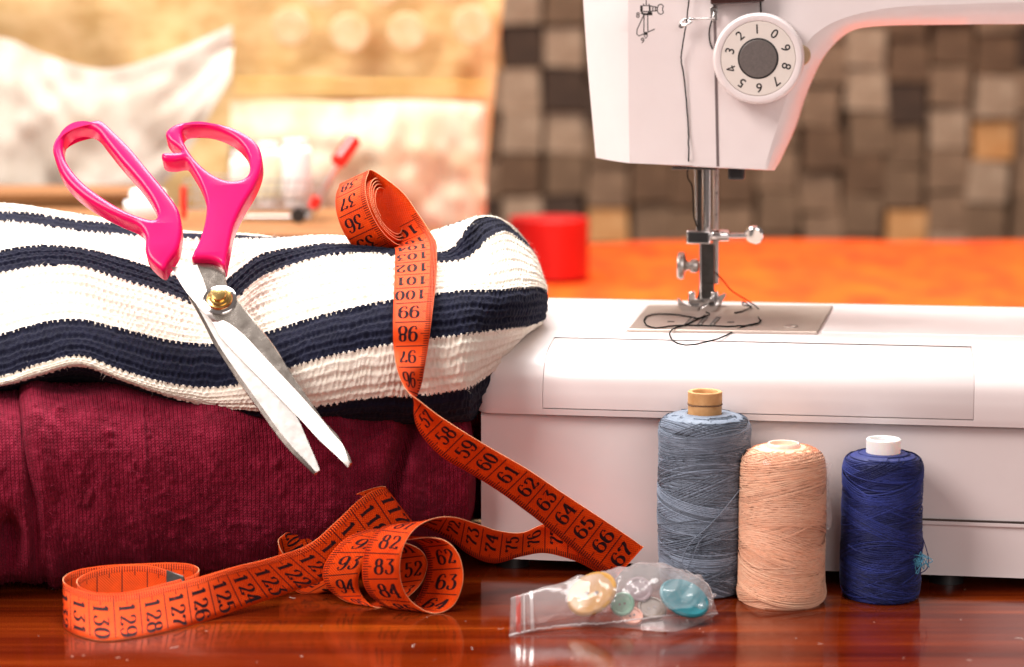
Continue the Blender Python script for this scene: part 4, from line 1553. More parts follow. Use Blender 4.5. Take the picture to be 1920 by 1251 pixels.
# ------------------------------------------------------------------ black sewing thread through the machine
def build_thread():
    m = MB()
    r = 0.035

    def run(pts, k=8):
        P_ = catmull(np.array(pts), k)
        P_ = P_ + np.random.default_rng(5).standard_normal(P_.shape) * 0.006
        m.tube(P_, r, 6)
    run([on_v(x, y, VH - d) for x, y, d in ((1297, -30, .3), (1290, 15, .35), (1288, 40, .6), (1284, 60, .5), (1278, 100, .25), (1277, 112, .2), (1283, 150, .14), (1288, 200, .1), (1291, 250, .08), (1291, 300, .08))]
        + [on_v(x, y, VH + 2.2) for x, y in ((1289, 330), (1298, 350), (1300, 380), (1301, 405), (1308, 428))])
    run([on_v(x, y, VH - .08) for x, y in ((1338, 18), (1334, 40), (1330, 60), (1331, 78), (1336, 92))])
    run([on_v(x, y, VH - .06) for x, y in ((1424, -30), (1426, 5), (1428, 30), (1430, 60))])
    # tail from behind the presser bar down onto the plate
    zt = NPZ + 0.05
    run([on_v(1338, 508, VN + .9), on_v(1355, 525, VN + .6), on_v(1372, 545, VN + .4), on_v(1400, 563, VN + .3), on_v(1418, 575, VN), on_v(1429, 590, VN - .3), pz(1424, 604, zt), pz(1405, 610, zt), pz(1370, 612, zt), pz(1330, 611, zt), pz(1290, 610, zt), pz(1255, 612, zt),
         pz(1230, 615, zt), pz(1213, 610, zt), pz(1208, 600, zt), pz(1216, 592, zt), pz(1235, 589, zt), pz(1265, 590, zt), pz(1292, 594, zt), pz(1310, 597, zt), pz(1330, 590, zt + .1), pz(1324, 585, zt + .3)])
    run([pz(1425, 600, zt), on_v(1415, 585, VN - .1), on_v(1404, 572, VN), on_v(1393, 566, VN), on_v(1394, 572, VN), on_v(1408, 574, VN - .1), pz(1395, 583, zt), pz(1378, 587, zt)])
    run([pz(1420, 606, zt), pz(1395, 612, zt), pz(1375, 622, TOP + .06), pz(1352, 633, TOP + .06), pz(1320, 642, TOP + .05), pz(1290, 647, TOP + .03), pz(1266, 642, TOP + .05), pz(1256, 628, TOP + .1), pz(1262, 617, zt), pz(1283, 610, zt), pz(1305, 600, zt), pz(1322, 592, zt)])
    o = m.build('sewing_thread', M['thread_black'], None, 60, fix=False)
    tag(o, 'thin black thread strung down the machine head and curling over the needle plate', 'thread')


build_thread()


# ------------------------------------------------------------------ thread spools
def build_spool(name, label, x, y_front, rad_px, z_rows, mt, seed, wild, sheen_gains):
    """z_rows: profile of (radius factor, picture y) from the bottom up, on the axis plane"""
    rng = np.random.default_rng(seed)
    pf = pz(x, y_front, 0.0)
    rad = rad_px / F_PX * (pf[1] + 92)
    C = pf.copy(); C[1] += rad * 0.86
    C[0] = py(x, 900, C[1])[0]
    C[2] = 0
    root = thing(name, C, label, 'thread spool', 'thread spools standing in front of the sewing machine')
    zs = [(f, py(x, yy, C[1])[2] if yy is not None else 0.02) for f, yy in z_rows]
    prof = catmull(np.array([(f * rad, z) for f, z in zs]), 5)
    zz, rr = prof[:, 1], prof[:, 0]
    zlo, zhi = zz.min(), zz.max()
    order = np.argsort(zz)
    Rz = lambda z: np.interp(z, zz[order], rr[order])
    m = MB().lathe([(max(0.001, r_ - .035), z_) for r_, z_ in prof], C, EW, 64)
    wind = m.build('wound_thread', mt, root, 60)
    # every wrap of thread is a real strand
    tr = 0.024
    nseg = 72
    th = np.arange(nseg) * 2 * np.pi / nseg
    allV, allF, allM, n, shade = [], [], [], 0, 0
    sheen_tones = []  # lighter and darker copies put the sheen of the bands into the thread colour
    for k_, g_ in enumerate(sheen_gains):
        m_ = mt.copy()
        for nd in m_.node_tree.nodes:
            if nd.type == 'VALTORGB':
                for el in nd.color_ramp.elements:
                    el.color = (*[min(.95, c_ * g_) for c_ in list(el.color)[:3]], 1)
        sheen_tones.append(m_)

    def strand(zc, amp, ph, lift, amp2=0.0):
        nonlocal n
        z = zc + amp * np.sin(th - ph) + amp2 * np.sin(2 * th - ph * 1.7)
        z = np.clip(z, zlo + .05, zhi - 0.03)
        r_ = Rz(z) + lift
        cs = np.stack([np.cos(th), np.sin(th), np.zeros(nseg)], 1)
        p = np.array([C[0], C[1], 0]) + cs * r_[:, None]
        p[:, 2] = z
        up = np.array([0, 0, tr])
        V = np.stack([p - up * 1.05, p + cs * tr * 1.2, p + up * 1.05], 1).reshape(-1, 3)
        i = np.arange(nseg); j = (i + 1) % nseg
        F = np.concatenate([np.stack([i * 3 + k, j * 3 + k, j * 3 + k + 1, i * 3 + k + 1], 1) for k in (0, 1)])
        allV.append(V); allF.append(F + n); n += len(V)
        allM.append(np.full(len(F), shade if rng.random() < .7 else int(rng.integers(0, 3))))
    # under-layer close wound, then crossing bands
    for zc in np.arange(zlo + 0.1, zhi, 0.062):
        strand(zc, rng.normal(0, .03), rng.uniform(0, 6.28), -0.012, 0.01)
    H = zhi - zlo
    nb = int(26 * wild)
    for b in range(nb):
        zc = zlo + H * (0.06 + 0.88 * ((b * 0.618) % 1.0))
        amp = rng.uniform(0.2, 0.95)
        ph = rng.uniform(0, 6.28)
        nt = int(rng.integers(5, 15))
        sp = rng.uniform(0.058, 0.10); shade = int(rng.integers(0, 3))
        lift = 0.004 + 0.0030 * b * 26 / nb
        for k in range(nt):
            strand(zc + (k - nt / 2) * sp + rng.normal(0, .006), amp + rng.normal(0, .012), ph + rng.normal(0, .02), lift + rng.uniform(0, .006))
    for b in range(int(22 * wild)):
        strand(zlo + H * rng.uniform(.08, .92), rng.uniform(.1, .9), rng.uniform(0, 6.28), .06 + rng.uniform(0, .02), rng.uniform(-.05, .05))
    so = link_mesh('thread_strand', np.concatenate(allV), np.concatenate(allF), sheen_tones, wind, 180, fix=False, mi=np.concatenate(allM))
    so['kind'] = 'stuff'
    return root, C, rad, Rz, zhi


g_root, gC, gR, gRz, gTop = build_spool('thread_spool', 'tall grey-blue thread spool on a cardboard core, left one beside the button bag', 1320, 1126, 85,
                                        [(0.70, None), (0.86, 1100), (0.93, 1070), (0.97, 1020), (1.0, 960), (0.985, 880), (0.975, 830), (0.99, 810), (0.975, 796), (0.89, 783), (0.70, 776), (0.45, 774), (0.40, 780)],
                                        M['thread_grey'], 21, 1.25, (1.0, 1.4, 0.6))
p0, p1 = py(1320, 772, gC[1])[2], py(1320, 733, gC[1])[2]
cr = 31.5 / F_PX * (gC[1] + 92)
mb = MB().lathe([(cr, p0 - 1.0), (cr, p0 + .30), (cr - .02, p0 + .32), (cr - .02, p0 + .36), (cr + .01, p0 + .38), (cr + .01, p1 - .03), (cr - .03, p1), (cr - .16, p1 - .02), (cr - .2, p1 - .1), (cr - .2, p1 - 1.2)], (gC[0], gC[1], 0), EW, 48)
mb.build('spool_core', M['core_wood'], g_root, 35)
mb = MB().tube(np.array([(gC[0] + (cr + .008) * math.cos(a), gC[1] + (cr + .008) * math.sin(a), p0 + .34 + .02 * math.sin(3 * a)) for a in np.linspace(0, 2 * math.pi, 49)[:-1]]), .028, 6, closed=True)
mb.build('core_band', speckled('dark_band', (0.10, 0.05, 0.02), (0.2, 0.1, 0.05), 500, .7), g_root)
yF = gC[1] - gR
mb = MB()
mb.tube(catmull([py(x, y, yF + d) for x, y, d in ((1392, 912, .5), (1378, 930, .2), (1352, 962, -.08), (1325, 990, -.12), (1300, 1012, -.12), (1284, 1035, -.1), (1280, 1058, -.08), (1286, 1066, -.1), (1297, 1050, -.12), (1312, 1015, -.1), (1335, 1000, -.05), (1370, 994, .1), (1392, 985, .5))], 10), .022, 6)
mb.build('loose_thread', M['thread_grey'], g_root, 60)

p_root, pC, pR, pRz, pTop = build_spool('thread_spool', 'peach thread spool in clear shrink wrap, middle one with no core sticking out', 1468, 1143, 80,
                                        [(0.72, None), (0.93, 1130), (1.02, 1112), (1.01, 1098), (0.98, 1075), (0.985, 980), (0.975, 900), (0.96, 872), (0.90, 853), (0.74, 842), (0.52, 837), (0.42, 838)],
                                        M['thread_peach'], 22, 1.3, (1.0, 1.08, 0.9))
pz1 = py(1468, 830, pC[1])[2]
cr = 31 / F_PX * (pC[1] + 92)
mb = MB().lathe([(cr, pTop - 1.0), (cr + .02, pTop - .05), (cr, pz1 - .06), (cr - .05, pz1), (cr - .12, pz1 - .02), (cr - .13, pTop - 1.0)], (pC[0], pC[1], 0), EW, 48)
mb.build('spool_core', speckled('pale_core', (0.80, 0.58, 0.48), (0.85, 0.64, 0.54), 90, .25), p_root, 35)
prof = [(pRz(z_) + .075, z_) for z_ in np.linspace(0.35, pTop - .1, 20)]
mb = MB()
G = np.array([[(pC[0] + r_ * math.cos(a) + .012 * math.sin(9 * a + 7 * z_), pC[1] + r_ * math.sin(a), z_) for a in np.linspace(0, 2 * math.pi, 61)[:-1]] for r_, z_ in prof])
mb.grid(G, wrap_v=True)
wr = mb.build('shrink_wrap', M['wrap'], p_root, 180, fix=False)
mb = MB()
fl = []
for y_ in np.linspace(868, 992, 12):
    w_ = 10 + 3 * math.sin(y_ * .06)
    fl.append([py(1546, y_, pC[1] - .2), py(1546 + w_ * .5, y_, pC[1] - .3 + .1 * math.sin(y_ * .2)), py(1547 + w_, y_, pC[1] - .2)])
mb.grid(np.array(fl))
mb.build('wrap_flap', clear_film('flap_film', .25, .08), p_root, 180, fix=False)

n_root, nC, nR, nRz, nTop = build_spool('thread_spool', 'dark navy blue thread spool on a white plastic core, rightmost one', 1655, 1134, 73.5,
                                        [(0.72, None), (0.90, 1118), (0.98, 1095), (1.0, 1040), (0.99, 1000), (0.98, 930), (0.985, 890), (0.975, 870), (0.91, 857), (0.70, 850), (0.46, 848), (0.44, 853)],
                                        M['thread_navy'], 23, 1.2, (1.0, 1.5, 0.6))
z0, z1 = nTop - .9, py(1655, 822, nC[1])[2]
cr = 32 / F_PX * (nC[1] + 92)
mb = MB().lathe([(cr, z0), (cr, z1 - .04), (cr - .04, z1), (cr - .12, z1), (cr - .15, z1 - .05), (cr - .15, z0)], (nC[0], nC[1], 0), EW, 48)
mb.build('spool_core', M['core_white'], n_root, 35)
mb = MB()
mb.tube(catmull([py(x, y, nC[1] - d) for x, y, d in ((1590, 1022, 1.2), (1610, 1034, 1.6), (1650, 1042, 1.78), (1700, 1046, 1.45), (1722, 1042, .9), (1731, 1025, .5), (1729, 1010, .3))], 8), .024, 6)
mb.tube(catmull([py(x, y, nC[1] - d) for x, y, d in ((1729, 1006, .2), (1737, 1030, .3), (1741, 1050, .4), (1738, 1066, .5), (1728, 1074, .6), (1718, 1078, .8))], 8), .022, 6)
mb.build('loose_thread', M['thread_navy'], n_root, 60)
mb = MB()
rg = np.random.default_rng(9)
for k in range(9):
    c = np.array([1722, 1055]) + rg.normal(0, 4, 2)
    pts = [c + rg.normal(0, 9, 2) for _ in range(5)]
    mb.tube(catmull([py(a, b, nC[1] - 1.05 - .2 * rg.random()) for a, b in pts], 6), .018, 5)
mb.build('knot_tuft', M['thread_teal'], n_root, 60)

# ------------------------------------------------------------------ bag of buttons
def build_bag():
    root = thing('zip_bag', pz(1150, 1170, 0), 'small clear plastic zip bag holding coloured buttons, lying on the table edge', 'plastic bag')
    rng = np.random.default_rng(4)
    x_ = [955, 1010, 1075, 1140, 1205, 1262, 1310, 1346]
    under = [(955, 1193, None), (1010, 1183, None), (1075, 1176, None), (1140, 1176, None), (1205, 1181, None), (1258, 1185, None), (1305, 1172, None), (1345, 1152, -2.5)]
    seam = [(955, 1191, -4.55), (1010, 1180, -4.1), (1075, 1171, -3.7), (1140, 1168, -3.6), (1205, 1160, -3.5), (1262, 1154, -3.2), (1310, 1154, -2.9), (1345, 1150, -2.45)]
    low = [(956, 1172, -4.4), (1008, 1160, -4.0), (1072, 1146, -3.75), (1138, 1138, -3.7), (1205, 1128, -3.7), (1268, 1128, -3.5), (1315, 1136, -2.9), (1343, 1146, -2.4)]
    mid = [(957, 1146, -4.0), (1007, 1132, -3.6), (1075, 1116, -3.2), (1142, 1104, -3.2), (1208, 1096, -3.2), (1272, 1100, -3.0), (1318, 1116, -2.4), (1340, 1136, -2.2)]
    top = [(958, 1121, -3.6), (1005, 1106, -3.0), (1070, 1086, -2.2), (1140, 1069, -1.6), (1212, 1055, -1.1), (1285, 1069, -1.1), (1325, 1094, -1.6), (1337, 1120, -2.1)]
    def row(r):
        return [pz(a, b, 0.04) if d is None else py(a, b, d) for a, b, d in r]
    R_ = [row(under), row(seam), row(low), row(mid), row(top)]
    tp = np.array(R_[-1])
    bk = tp.copy(); bk[:, 1] += np.array([.1, .2, .5, .8, .8, .6, .3, .1]); bk[:, 2] *= 0.45
    bt = tp.copy(); bt[:, 1] += np.array([.0, .1, .2, .4, .5, .4, .1, 0]); bt[:, 2] = 0.03
    R_ += [bk, bt]
    CG = np.array(R_)
    S = np.stack([catmull(CG[r], 18) for r in range(7)])
    nu = S.shape[1]
    S = catmull(S.reshape(7, -1), [3, 12, 14, 14, 12, 8]).reshape(-1, nu, 3)
    N = grid_normals(S)
    a, b = S.shape[:2]
    U, V = np.meshgrid(np.linspace(0, 1, b), np.linspace(0, 1, a))
    d = np.zeros((a, b))
    for k in range(16):
        an = rng.uniform(-.9, .9); fq = rng.uniform(3, 13); ph = rng.uniform(0, 6)
        d += (np.abs(((U * math.cos(an) * 2.2 + V * math.sin(an)) * fq + ph) % 2 - 1) - .5) * .55 / fq
    for k in range(14):
        an = rng.uniform(-1.3, 1.3); fq = rng.uniform(10, 24); ph = rng.uniform(0, 6)
        d += (np.abs(((U * math.cos(an) * 2.2 + V * math.sin(an)) * fq + ph) % 2 - 1) - .5) * .22 / fq
    fade = np.clip((U - .12) * 3, 0.05, 1.0) * np.sin(np.pi * np.clip(V * .98 + .01, 0, 1)) ** .5
    S = S + N * (d * fade * 0.85)[..., None]
    S[..., 2] = np.maximum(S[..., 2], 0.02)
    link_mesh('bag_film', S.reshape(-1, 3), grid_faces(a, b), M['bag'], root, 14, fix=False)
    # welded seam, zip strips and the red line
    m = MB()
    se = catmull(np.array(R_[1]), 12)
    se = se + rng.normal(0, .012, se.shape)
    m.tube(se, .035, 6)
    m.tube(catmull(np.array(R_[4])[5:] , 8), .022, 6)
    m.build('welded_seam', M['bag_seam'], root, 60, fix=False)
    def strip(f, wd, name, mt, proud):
        pts = []
        for r in range(1, 5):
            L_ = np.array(R_[r])
            pts.append(L_[0] + (L_[1] - L_[0]) * f)
        pts = catmull(pts, 6)
        o = np.array([wd / 2, 0, 0]); n_ = np.array([0, -1, .5]) * proud
        MB().grid(np.stack([pts - o, pts - o * .8 + n_, pts + o * .8 + n_, pts + o])).build(name, mt, root, 40, fix=False)
    strip(.30, .20, 'red_line', M['red_print'].copy() if False else clear_red, .012)
    strip(.52, .07, 'zip_ridge', M['bag_seam'], .05)
    strip(.80, .16, 'zip_ridge', M['bag_seam'], .07)


clear_red = clear_film('red_print_film', .55, .03)
for nd in clear_red.node_tree.nodes:
    if nd.type in ('BSDF_DIFFUSE', 'BSDF_TRANSLUCENT'):
        nd.inputs[0].default_value = (0.75, 0.06, 0.04, 1)
build_bag()


def button(label, x, y, d, r, th, nrm, c1, c2, rim=True, holes=2):
    N = unit(nrm)
    C = py(x, y, d)
    m = MB()
    pr_ = [(0, -th / 2), (r * .9, -th / 2), (r, -th * .2), (r, th * .2), (r * .93, th / 2)]
    pr_ += [(r * .80, th / 2), (r * .72, th * .25), (0, th * .22)] if rim else [(0, th / 2)]
    m.lathe(pr_, C, N, 48)
    o = m.build('button', speckled('button_' + label.split()[0], c1, c2, 120, .3), None, 35)
    tag(o, label, 'button', 'buttons inside the clear bag')
    t = unit(np.cross(N, [0, 0, 1]))
    t2 = np.cross(N, t)
    for k in range(holes):
        q = C + t * (r * .2 * (1 if k else -1)) + t2 * r * .05 * (1 if k else -1) + N * (th * .22)
        MB().lathe([(0, 0), (r * .10, 0), (r * .10, .012), (0, .013)], q, N, 16).build('button_hole', M['dial_grey'], o, 0)
    return o


button('yellow round button with a raised rim, the left one in the clear bag', 1110, 1114, -2.75, 1.08, .22, (-.5, -.6, .85), (0.33, 0.165, 0.028), (0.40, 0.21, 0.045))
button('large plain teal button, at the right end of the clear bag', 1283, 1122, -2.55, 1.05, .20, (.32, -.5, .9), (0.006, 0.14, 0.18), (0.011, 0.19, 0.23), False, 0)
button('small pale green button beside the yellow one', 1167, 1133, -2.9, .50, .16, (-.2, -.8, .5), (0.10, 0.30, 0.20), (0.15, 0.38, 0.27))
button('small dark brown button under the teal one', 1222, 1141, -2.5, .62, .18, (.1, -.5, .8), (0.07, 0.045, 0.025), (0.12, 0.08, 0.04))
button('small salmon pink button low in the middle of the bag', 1185, 1155, -3.0, .45, .15, (.1, -.6, .8), (0.72, 0.32, 0.22), (0.78, 0.38, 0.28))
button('mauve grey button behind the green one', 1198, 1106, -2.0, .55, .16, (.15, -.8, .6), (0.22, 0.16, 0.18), (0.28, 0.21, 0.23))

# ------------------------------------------------------------------ background: cloth, ribbon, wall, lace, cart
def cloth_mat(name, c1, c2, scale, rough=.85, streak=(1, 1, 1), stops=(.35, .65), thin=0.0):
    m = mat(name, c1, rough)
    t = NT(m)
    f = t.noise(t.coord('Object', streak), scale, 4, .6)
    t.color(t.ramp(f, [(stops[0], c1), (stops[1], c2)]))
    t.b.inputs['Sheen Weight'].default_value = .05
    t.b.inputs['Specular IOR Level'].default_value = .15
    w_ = t.n('ShaderNodeTexNoise'); w_.inputs['Scale'].default_value = 600
    t.bump(w_.outputs['Fac'], .3, .0005)
    return m


rg = np.random.default_rng(31)
a, b = 90, 90
X, Y = np.meshgrid(np.linspace(-3, 88, b), np.linspace(31, 151, a))
Z = .35 + .22 * smooth_noise((a, b), (9, 7), rg) + .10 * smooth_noise((a, b), (22, 16), rg)
Z = np.maximum(Z, .06)
G = np.stack([X, Y, Z], -1)
m = MB().grid(G)
m.grid(np.stack([G[0], G[0] * np.array([1, 1, 0]) + np.array([0, 0, .02])])).grid(np.stack([G[:, 0], G[:, 0] * np.array([1, 1, 0]) + np.array([0, 0, .02])]))
o = m.build('orange_cloth', cloth_mat('orange_cloth', (0.74, 0.045, 0.0015), (0.86, 0.125, 0.0015), 22, .8, (1, .5, 1)), None, 180, fix=False)
tag(o, 'bright orange cloth spread over the table behind the sewing machine', 'tablecloth')

c = pz(1030, 530, .5)
c = c + np.array([0, 3.6, 0])
rt = thing('ribbon_roll', c, 'red ribbon roll standing on the orange cloth', 'ribbon')
zt = py(1030, 408, c[1])[2]
MB().lathe([(3.2, .5), (3.5, .5), (3.72, .62), (3.72, zt - .1), (3.6, zt), (3.2, zt)], (c[0], c[1], 0), EW, 48).build('wound_ribbon', speckled('red_ribbon', (0.50, 0.004, 0.004), (0.62, 0.008, 0.006), 40, .45), rt, 35)
MB().lathe([(0, .5), (3.2, .5), (3.2, zt - .25), (1.6, zt - .25), (1.6, zt - 1.5), (0, zt - 1.5)], (c[0], c[1], 0), EW, 32).build('ribbon_core', speckled('brown_card', (0.18, 0.07, 0.04), (0.24, 0.1, 0.06), 40, .8), rt, 35)

# wall of square wood block ends
wall = thing('wall', (20, 252, -16), 'rustic wall of square cut wood block ends', 'wall')
wall['kind'] = 'structure'
mb = MB().box((0, 257, 25), (420, 4, 130))
mb.build('wall_backing', speckled('dark_backing', (0.07, 0.042, 0.028), (0.10, 0.062, 0.042), 8, .9), wall, 0)
blk = []
pal = [((0.105, 0.053, 0.028), (0.20, 0.11, 0.060)), ((0.18, 0.103, 0.061), (0.34, 0.21, 0.130)), ((0.15, 0.085, 0.049), (0.25, 0.152, 0.09)), ((0.31, 0.19, 0.12), (0.52, 0.37, 0.26)), ((0.56, 0.23, 0.065), (0.72, 0.40, 0.18)), ((0.04, 0.020, 0.012), (0.08, 0.042, 0.025))]
bm_ = [speckled('block_wood', c1, c2, 45, .8, bump=.5, dist=.003) for c1, c2 in pal]
protos = {}
for v_ in range(3):
    m = MB()
    q_ = np.random.default_rng(50 + v_)
    m.box((0, 0, 0), (6.75, 4.0, 6.5))
    m.v[0] = m.v[0] * np.array([.93, 1, .96]) + q_.normal(0, .17, m.v[0].shape)
    for k, mt in enumerate(bm_):
        ob = link_mesh('wood_block', m.v[0] + origin_of(wall), m.f, mt, wall, 30, bevel=.2)
        protos[(v_, k)] = ob
rg = np.random.default_rng(77)
warm = {(14, 3), (12, 1), (5, 1), (9, 5), (2, 5)}
seen = set()
for ci in range(20):
    x = -18 + ci * 6.55
    off = rg.uniform(-2, 2)
    for ri in range(9):
        z_ = 3.0 + ri * 6.5 + off
        k = int(rg.choice([0, 1, 2, 3, 5], p=[.22, .24, .20, .19, .15]))
        if (ci, ri) in warm:
            k = 4
        key = (int(rg.integers(0, 3)), k)
        src = protos[key]
        o = src if key not in seen else src.copy()
        if key in seen:
            COL.objects.link(o)
        seen.add(key)
        o.parent = wall
        o.location = ((x - 20 + rg.normal(0, .3)) * .01, (1.2 + rg.uniform(-1.2, .8)) * .01, z_ * .01)
        o.rotation_euler = (0, R(rg.normal(0, 2)), 0)
for key, ob in protos.items():
    if key not in seen:
        bpy.data.objects.remove(ob)


def drape(name, xs, ys_top, ys_bot, d, mt, fold, thick, seed, parent=None, lean=0.0, nz=26, xb=None):
    """a hanging or propped cloth: top and bottom edges in the picture at depth d, with folds and real thickness"""
    rng = np.random.default_rng(seed)
    tpts = catmull([py(x, y, d + lean) for x, y in zip(xs, ys_top)], 10)
    bpts = catmull([py(x, y, d) for x, y in zip(xb or xs, ys_bot)], 10)
    t = np.linspace(0, 1, nz)[:, None, None]
    G = tpts[None] * (1 - t) + bpts[None] * t
    n_ = smooth_noise(G.shape[:2], (3, 9), rng) * fold + smooth_noise(G.shape[:2], (8, 20), rng) * fold * .3
    edge = np.sin(np.pi * np.linspace(0, 1, G.shape[1]))[None, :] ** .4
    Fr = G + np.array([0, -1, 0]) * (n_[..., None] + thick * edge[..., None] * np.sin(np.pi * np.linspace(.02, .98, nz)) [:, None, None] ** .5)
    Bk = G + np.array([0, 1, 0]) * (.1 - n_[..., None])
    m_ = MB()
    a_, b_ = Fr.shape[:2]
    m_.grid(Fr)
    m_.grid(Bk[:, ::-1])
    m_.grid(np.stack([Fr[0], Bk[0]])).grid(np.stack([Bk[-1], Fr[-1]])).grid(np.stack([Fr[:, 0], Bk[:, 0]])).grid(np.stack([Bk[:, -1], Fr[:, -1]]))
    return m_.build(name, mt, parent, 60, fix=True)


gold = cloth_mat('gold_cloth', (0.47, 0.30, 0.115), (0.66, 0.48, 0.24), 26, .75, (1, 1, 2))
lc = thing('lace_curtain', py(450, 420, 104), 'gold lace curtain with pale round medallions hanging behind the cart', 'curtain')
drape('curtain_cloth', [-150, 110, 315, 515, 720, 875, 970], [-250, -250, -250, -250, -250, -250, -250], [440, 440, 440, 440, 440, 440, 440], 102, gold, .8, .2, 5, lc, 0, xb=[-150, 90, 280, 480, 670, 815, 900])
cream_m = cloth_mat('cream_lace', (0.54, 0.39, 0.20), (0.66, 0.51, 0.31), 60)
for x, y in ((545, 50), (655, 62), (762, 60), (885, 48), (600, -25), (720, -28), (835, -32)):
    r_ = 36 / F_PX * 190
    m = MB()
    P_ = py(x, y, 99.6)
    m.lathe([(r_ * .55, 0), (r_ * .95, .02), (r_, .12), (r_ * .95, .22), (r_ * .5, .26), (0, .2)], P_, (0, -1, 0), 28)
    m.build('lace_medallion', cream_m, lc, 40)
m = MB()
for y in (150, 168, 195):
    p_, q_ = py(440, y, 99.9), py(915, y + 6, 99.9)
    m.box((p_ + q_) / 2, (np.linalg.norm(q_ - p_), .2, .35), unit(q_ - p_))
m.build('lace_border', cloth_mat('dark_gold', (0.62, 0.38, 0.10), (0.74, 0.50, 0.18), 30), lc, 30, bevel=.05)

wht = cloth_mat('white_cloth', (0.42, 0.36, 0.29), (0.56, 0.51, 0.44), 22)
o = drape('white_napkin', [-120, 0, 100, 200, 310, 435], [60, 72, 108, 130, 102, 48], [380, 380, 380, 378, 340, 150], 88, wht, .5, .6, 6, None, 2)
tag(o, 'white embroidered napkin draped in front of the gold curtain, at the left', 'napkin')
o = drape('cream_cloth', [430, 560, 650, 740, 830, 912], [192, 190, 192, 188, 190, 196], [430, 430, 430, 430, 430, 430], 94, cloth_mat('cream_cloth', (0.54, 0.41, 0.26), (0.64, 0.53, 0.40), 26), .5, 1.5, 8, None, 1)
tag(o, 'pale cream cloth hanging behind the toy shopping cart, in front of the gold curtain', 'cloth')

# wooden crate that carries the cart
cr_ = thing('wooden_crate', (-25, 78, 0), 'low brown wooden crate behind the striped sweater', 'crate')
wd = cloth_mat('crate_wood', (0.20, 0.075, 0.025), (0.34, 0.15, 0.05), 18, .55, (.3, 3, 3))
zc = py(420, 424, 58)[2]
for k in range(2):
    y0 = 52 + k * 10.4
    MB().box((-30.5, y0 + 5, zc - .5), (41, 10.1, 1.0)).build('board', wd, cr_, 30, bevel=.15)
for k in range(2):
    MB().box((-30.5, 52.6, zc - 3.2 - 4.6 * k), (41, 1.0, 4.3)).build('board', wd, cr_, 30, bevel=.15)
for x in (-50, -11.2):
    MB().box((x, 63, (zc - 1) / 2 + .02), (1.2, 19.5, zc - 1.1)).build('side_panel', wd, cr_, 30, bevel=.1)

bx_ = thing('wooden_box', (-36, 78, 0), 'dark brown wooden box behind the left end of the sweater', 'box')
zb = py(100, 366, 74)[2]
xr_ = py(245, 366, 74)[0]
for k in range(2):
    MB().box(((xr_ - 50) / 2, 78 + 4.2 * k, zb - .4), (xr_ + 50, 4.1, .8)).build('lid_board', wd, bx_, 30, bevel=.12)
for k in range(4):
    MB().box(((xr_ - 50) / 2, 76.6, .05 + (zb - .9) * (k + .5) / 4), (xr_ + 49, .8, (zb - .9) / 4 - .08)).build('board', wd, bx_, 30, bevel=.1)
MB().box((xr_ - 1.2, 80.5, (zb - .9) / 2 + .03), (.8, 6.8, zb - .95)).build('side_panel', wd, bx_, 30, bevel=.1)

# toy shopping cart
cd = 62.0
ct = thing('toy_shopping_cart', py(480, 430, cd), 'miniature wire shopping cart with a red handle and spools inside', 'toy cart')
wire = speckled('cart_wire', (0.55, 0.55, 0.56), (0.65, 0.65, 0.66), 60, .3, 1.0)
redp = speckled('red_plastic', (0.75, 0.012, 0.008), (0.82, 0.02, 0.012), 60, .3)
m = MB()
def cpt(x, y, dy):
    return py(x, y, cd) + np.array([0, dy, 0])
for yy in (335, 352, 368, 388):
    f_ = (yy - 335) / 53
    xl, xr = 352 + 10 * f_, 625 - 20 * f_
    m.tube([cpt(xl, yy, -2), cpt(xr, yy, -2), cpt(xr, yy, 3), cpt(xl, yy, 3)], .07, 6, closed=True)
for k in range(15):
    xt = 355 + k * 19
    m.tube([cpt(xt, 335, -2), cpt(360 + k * 17.3, 390, -2), cpt(360 + k * 17.3, 390, 3), cpt(xt, 335, 3)], .05, 6)
m.build('basket', wire, ct, 60, fix=False)
for dy in (-2, 3):
    m = MB().tube([cpt(585, 400, dy), cpt(600, 370, dy), cpt(628, 320, dy), cpt(650, 290, dy)], .12, 8)
    m.build('handle_post', wire, ct, 60)
MB().tube([cpt(640, 298, -2.6), cpt(664, 262, -1.0)], .55, 16).build('handle', redp, ct, 60)
MB().tube([cpt(592, 385, -2.2), cpt(600, 365, -2.2)], .35, 12).build('corner_cap', redp, ct, 60)
MB().tube([cpt(353, 345, -2.2), cpt(353, 405, -2.2)], .22, 12).build('corner_cap', redp, ct, 60)
for dy in (-2, 3):
    m = MB().tube([cpt(400, 402, dy), cpt(590, 402, dy), cpt(560, 428, dy), cpt(420, 428, dy)], .10, 8, closed=True)
    m.build('chassis', wire, ct, 60)
    for x in (415, 565):
        p_ = cpt(x, 432, dy); p_[2] = zc + .55
        MB().lathe([(0, -.2), (.5, -.2), (.55, 0), (.5, .2), (0, .2)], p_, (0, 1, 0), 20).build('wheel', M['black'], ct)
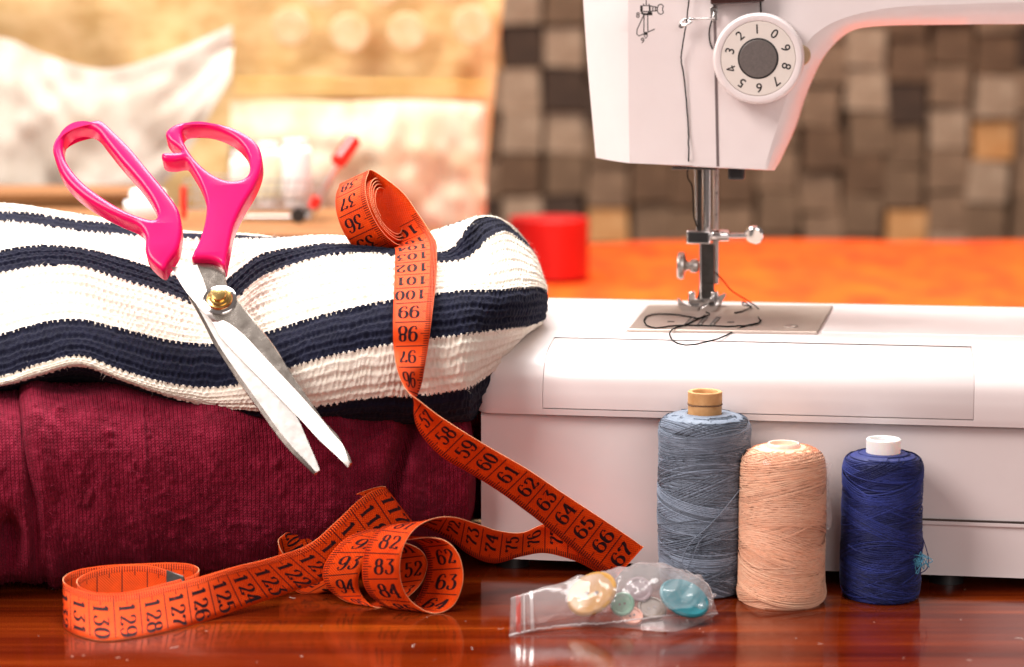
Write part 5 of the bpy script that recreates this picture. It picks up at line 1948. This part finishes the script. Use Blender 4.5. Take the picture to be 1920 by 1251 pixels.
for x, wpx, y0, y1, c1, lab in ((555, 29, 262, 386, (0.88, 0.86, 0.84), 'white thread spool standing in the toy cart'), (503, 24, 268, 386, (0.80, 0.80, 0.58), 'pale yellow thread spool in the toy cart, left of the white one'), (452, 22, 285, 386, (0.86, 0.78, 0.70), 'cream thread spool in the toy cart, nearest its left end')):
    b0, t0 = cpt(x, y1, .4), cpt(x, y0, .4)
    r_ = wpx / F_PX * 152
    s_ = thing('thread_spool', b0, lab, 'thread spool')
    h_ = t0[2] - b0[2]
    MB().lathe([(r_ * .6, .4), (r_ * .9, .5), (r_, .9), (r_ * .98, h_ * .5), (r_, h_ - .9), (r_ * .9, h_ - .5), (r_ * .6, h_ - .4)], b0, EW, 32).build('wound_thread', thread_mat('pale_thread', c1, tuple(min(1, q * 1.05) for q in c1)), s_, 60)
    MB().lathe([(0, 0), (r_ * .8, 0), (r_ * .8, .35), (r_ * .4, .45), (r_ * .4, h_ - .45), (r_ * .8, h_ - .35), (r_ * .8, h_), (0, h_)], b0, EW, 32).build('spool_core', M['core_white'], s_, 35)
b0 = py(277, 400, 56)
b0[2] = zc + 1.35
s_ = thing('thread_spool', b0 - np.array([0, 0, 1.35]), 'white thread spool lying on its side on the crate, behind the pink handles', 'thread spool')
MB().lathe([(.5, -1.2), (1.2, -1.1), (1.32, -.8), (1.32, .8), (1.2, 1.1), (.5, 1.2)], b0, (1, .25, 0), 32).build('wound_thread', thread_mat('white_thread', (0.86, 0.84, 0.80), (0.9, 0.88, 0.84)), s_, 60)
MB().lathe([(.3, -1.5), (.55, -1.5), (.55, 1.5), (.3, 1.5), (.3, -1.5)], b0, (1, .25, 0), 24).build('spool_core', M['core_white'], s_, 35)

# ------------------------------------------------------------------ lint and dust on the varnish
rg = np.random.default_rng(12)
m = MB()
for k in range(38):
    x, y = rg.uniform(0, 1920), rg.uniform(1080, 1251)
    p = pz(x, y, .012)
    L_ = rg.uniform(.02, .05) if rg.random() < .8 else rg.uniform(.08, .22)
    a = rg.uniform(0, 6.28)
    d = np.array([math.cos(a), math.sin(a), 0]) * L_
    b_ = np.array([-d[1], d[0], 0]) * rg.uniform(-.5, .5)
    m.tube(np.array([p - d, p - d * .3 + b_, p + d * .4 + b_ * .6, p + d]), rg.uniform(.005, .009), 5)
o = m.build('lint', mat('lint', (0.75, 0.66, 0.60), .9), None, 60, fix=False)
tag(o, 'pale specks of lint and dust scattered on the varnished table', 'lint', kind='stuff')
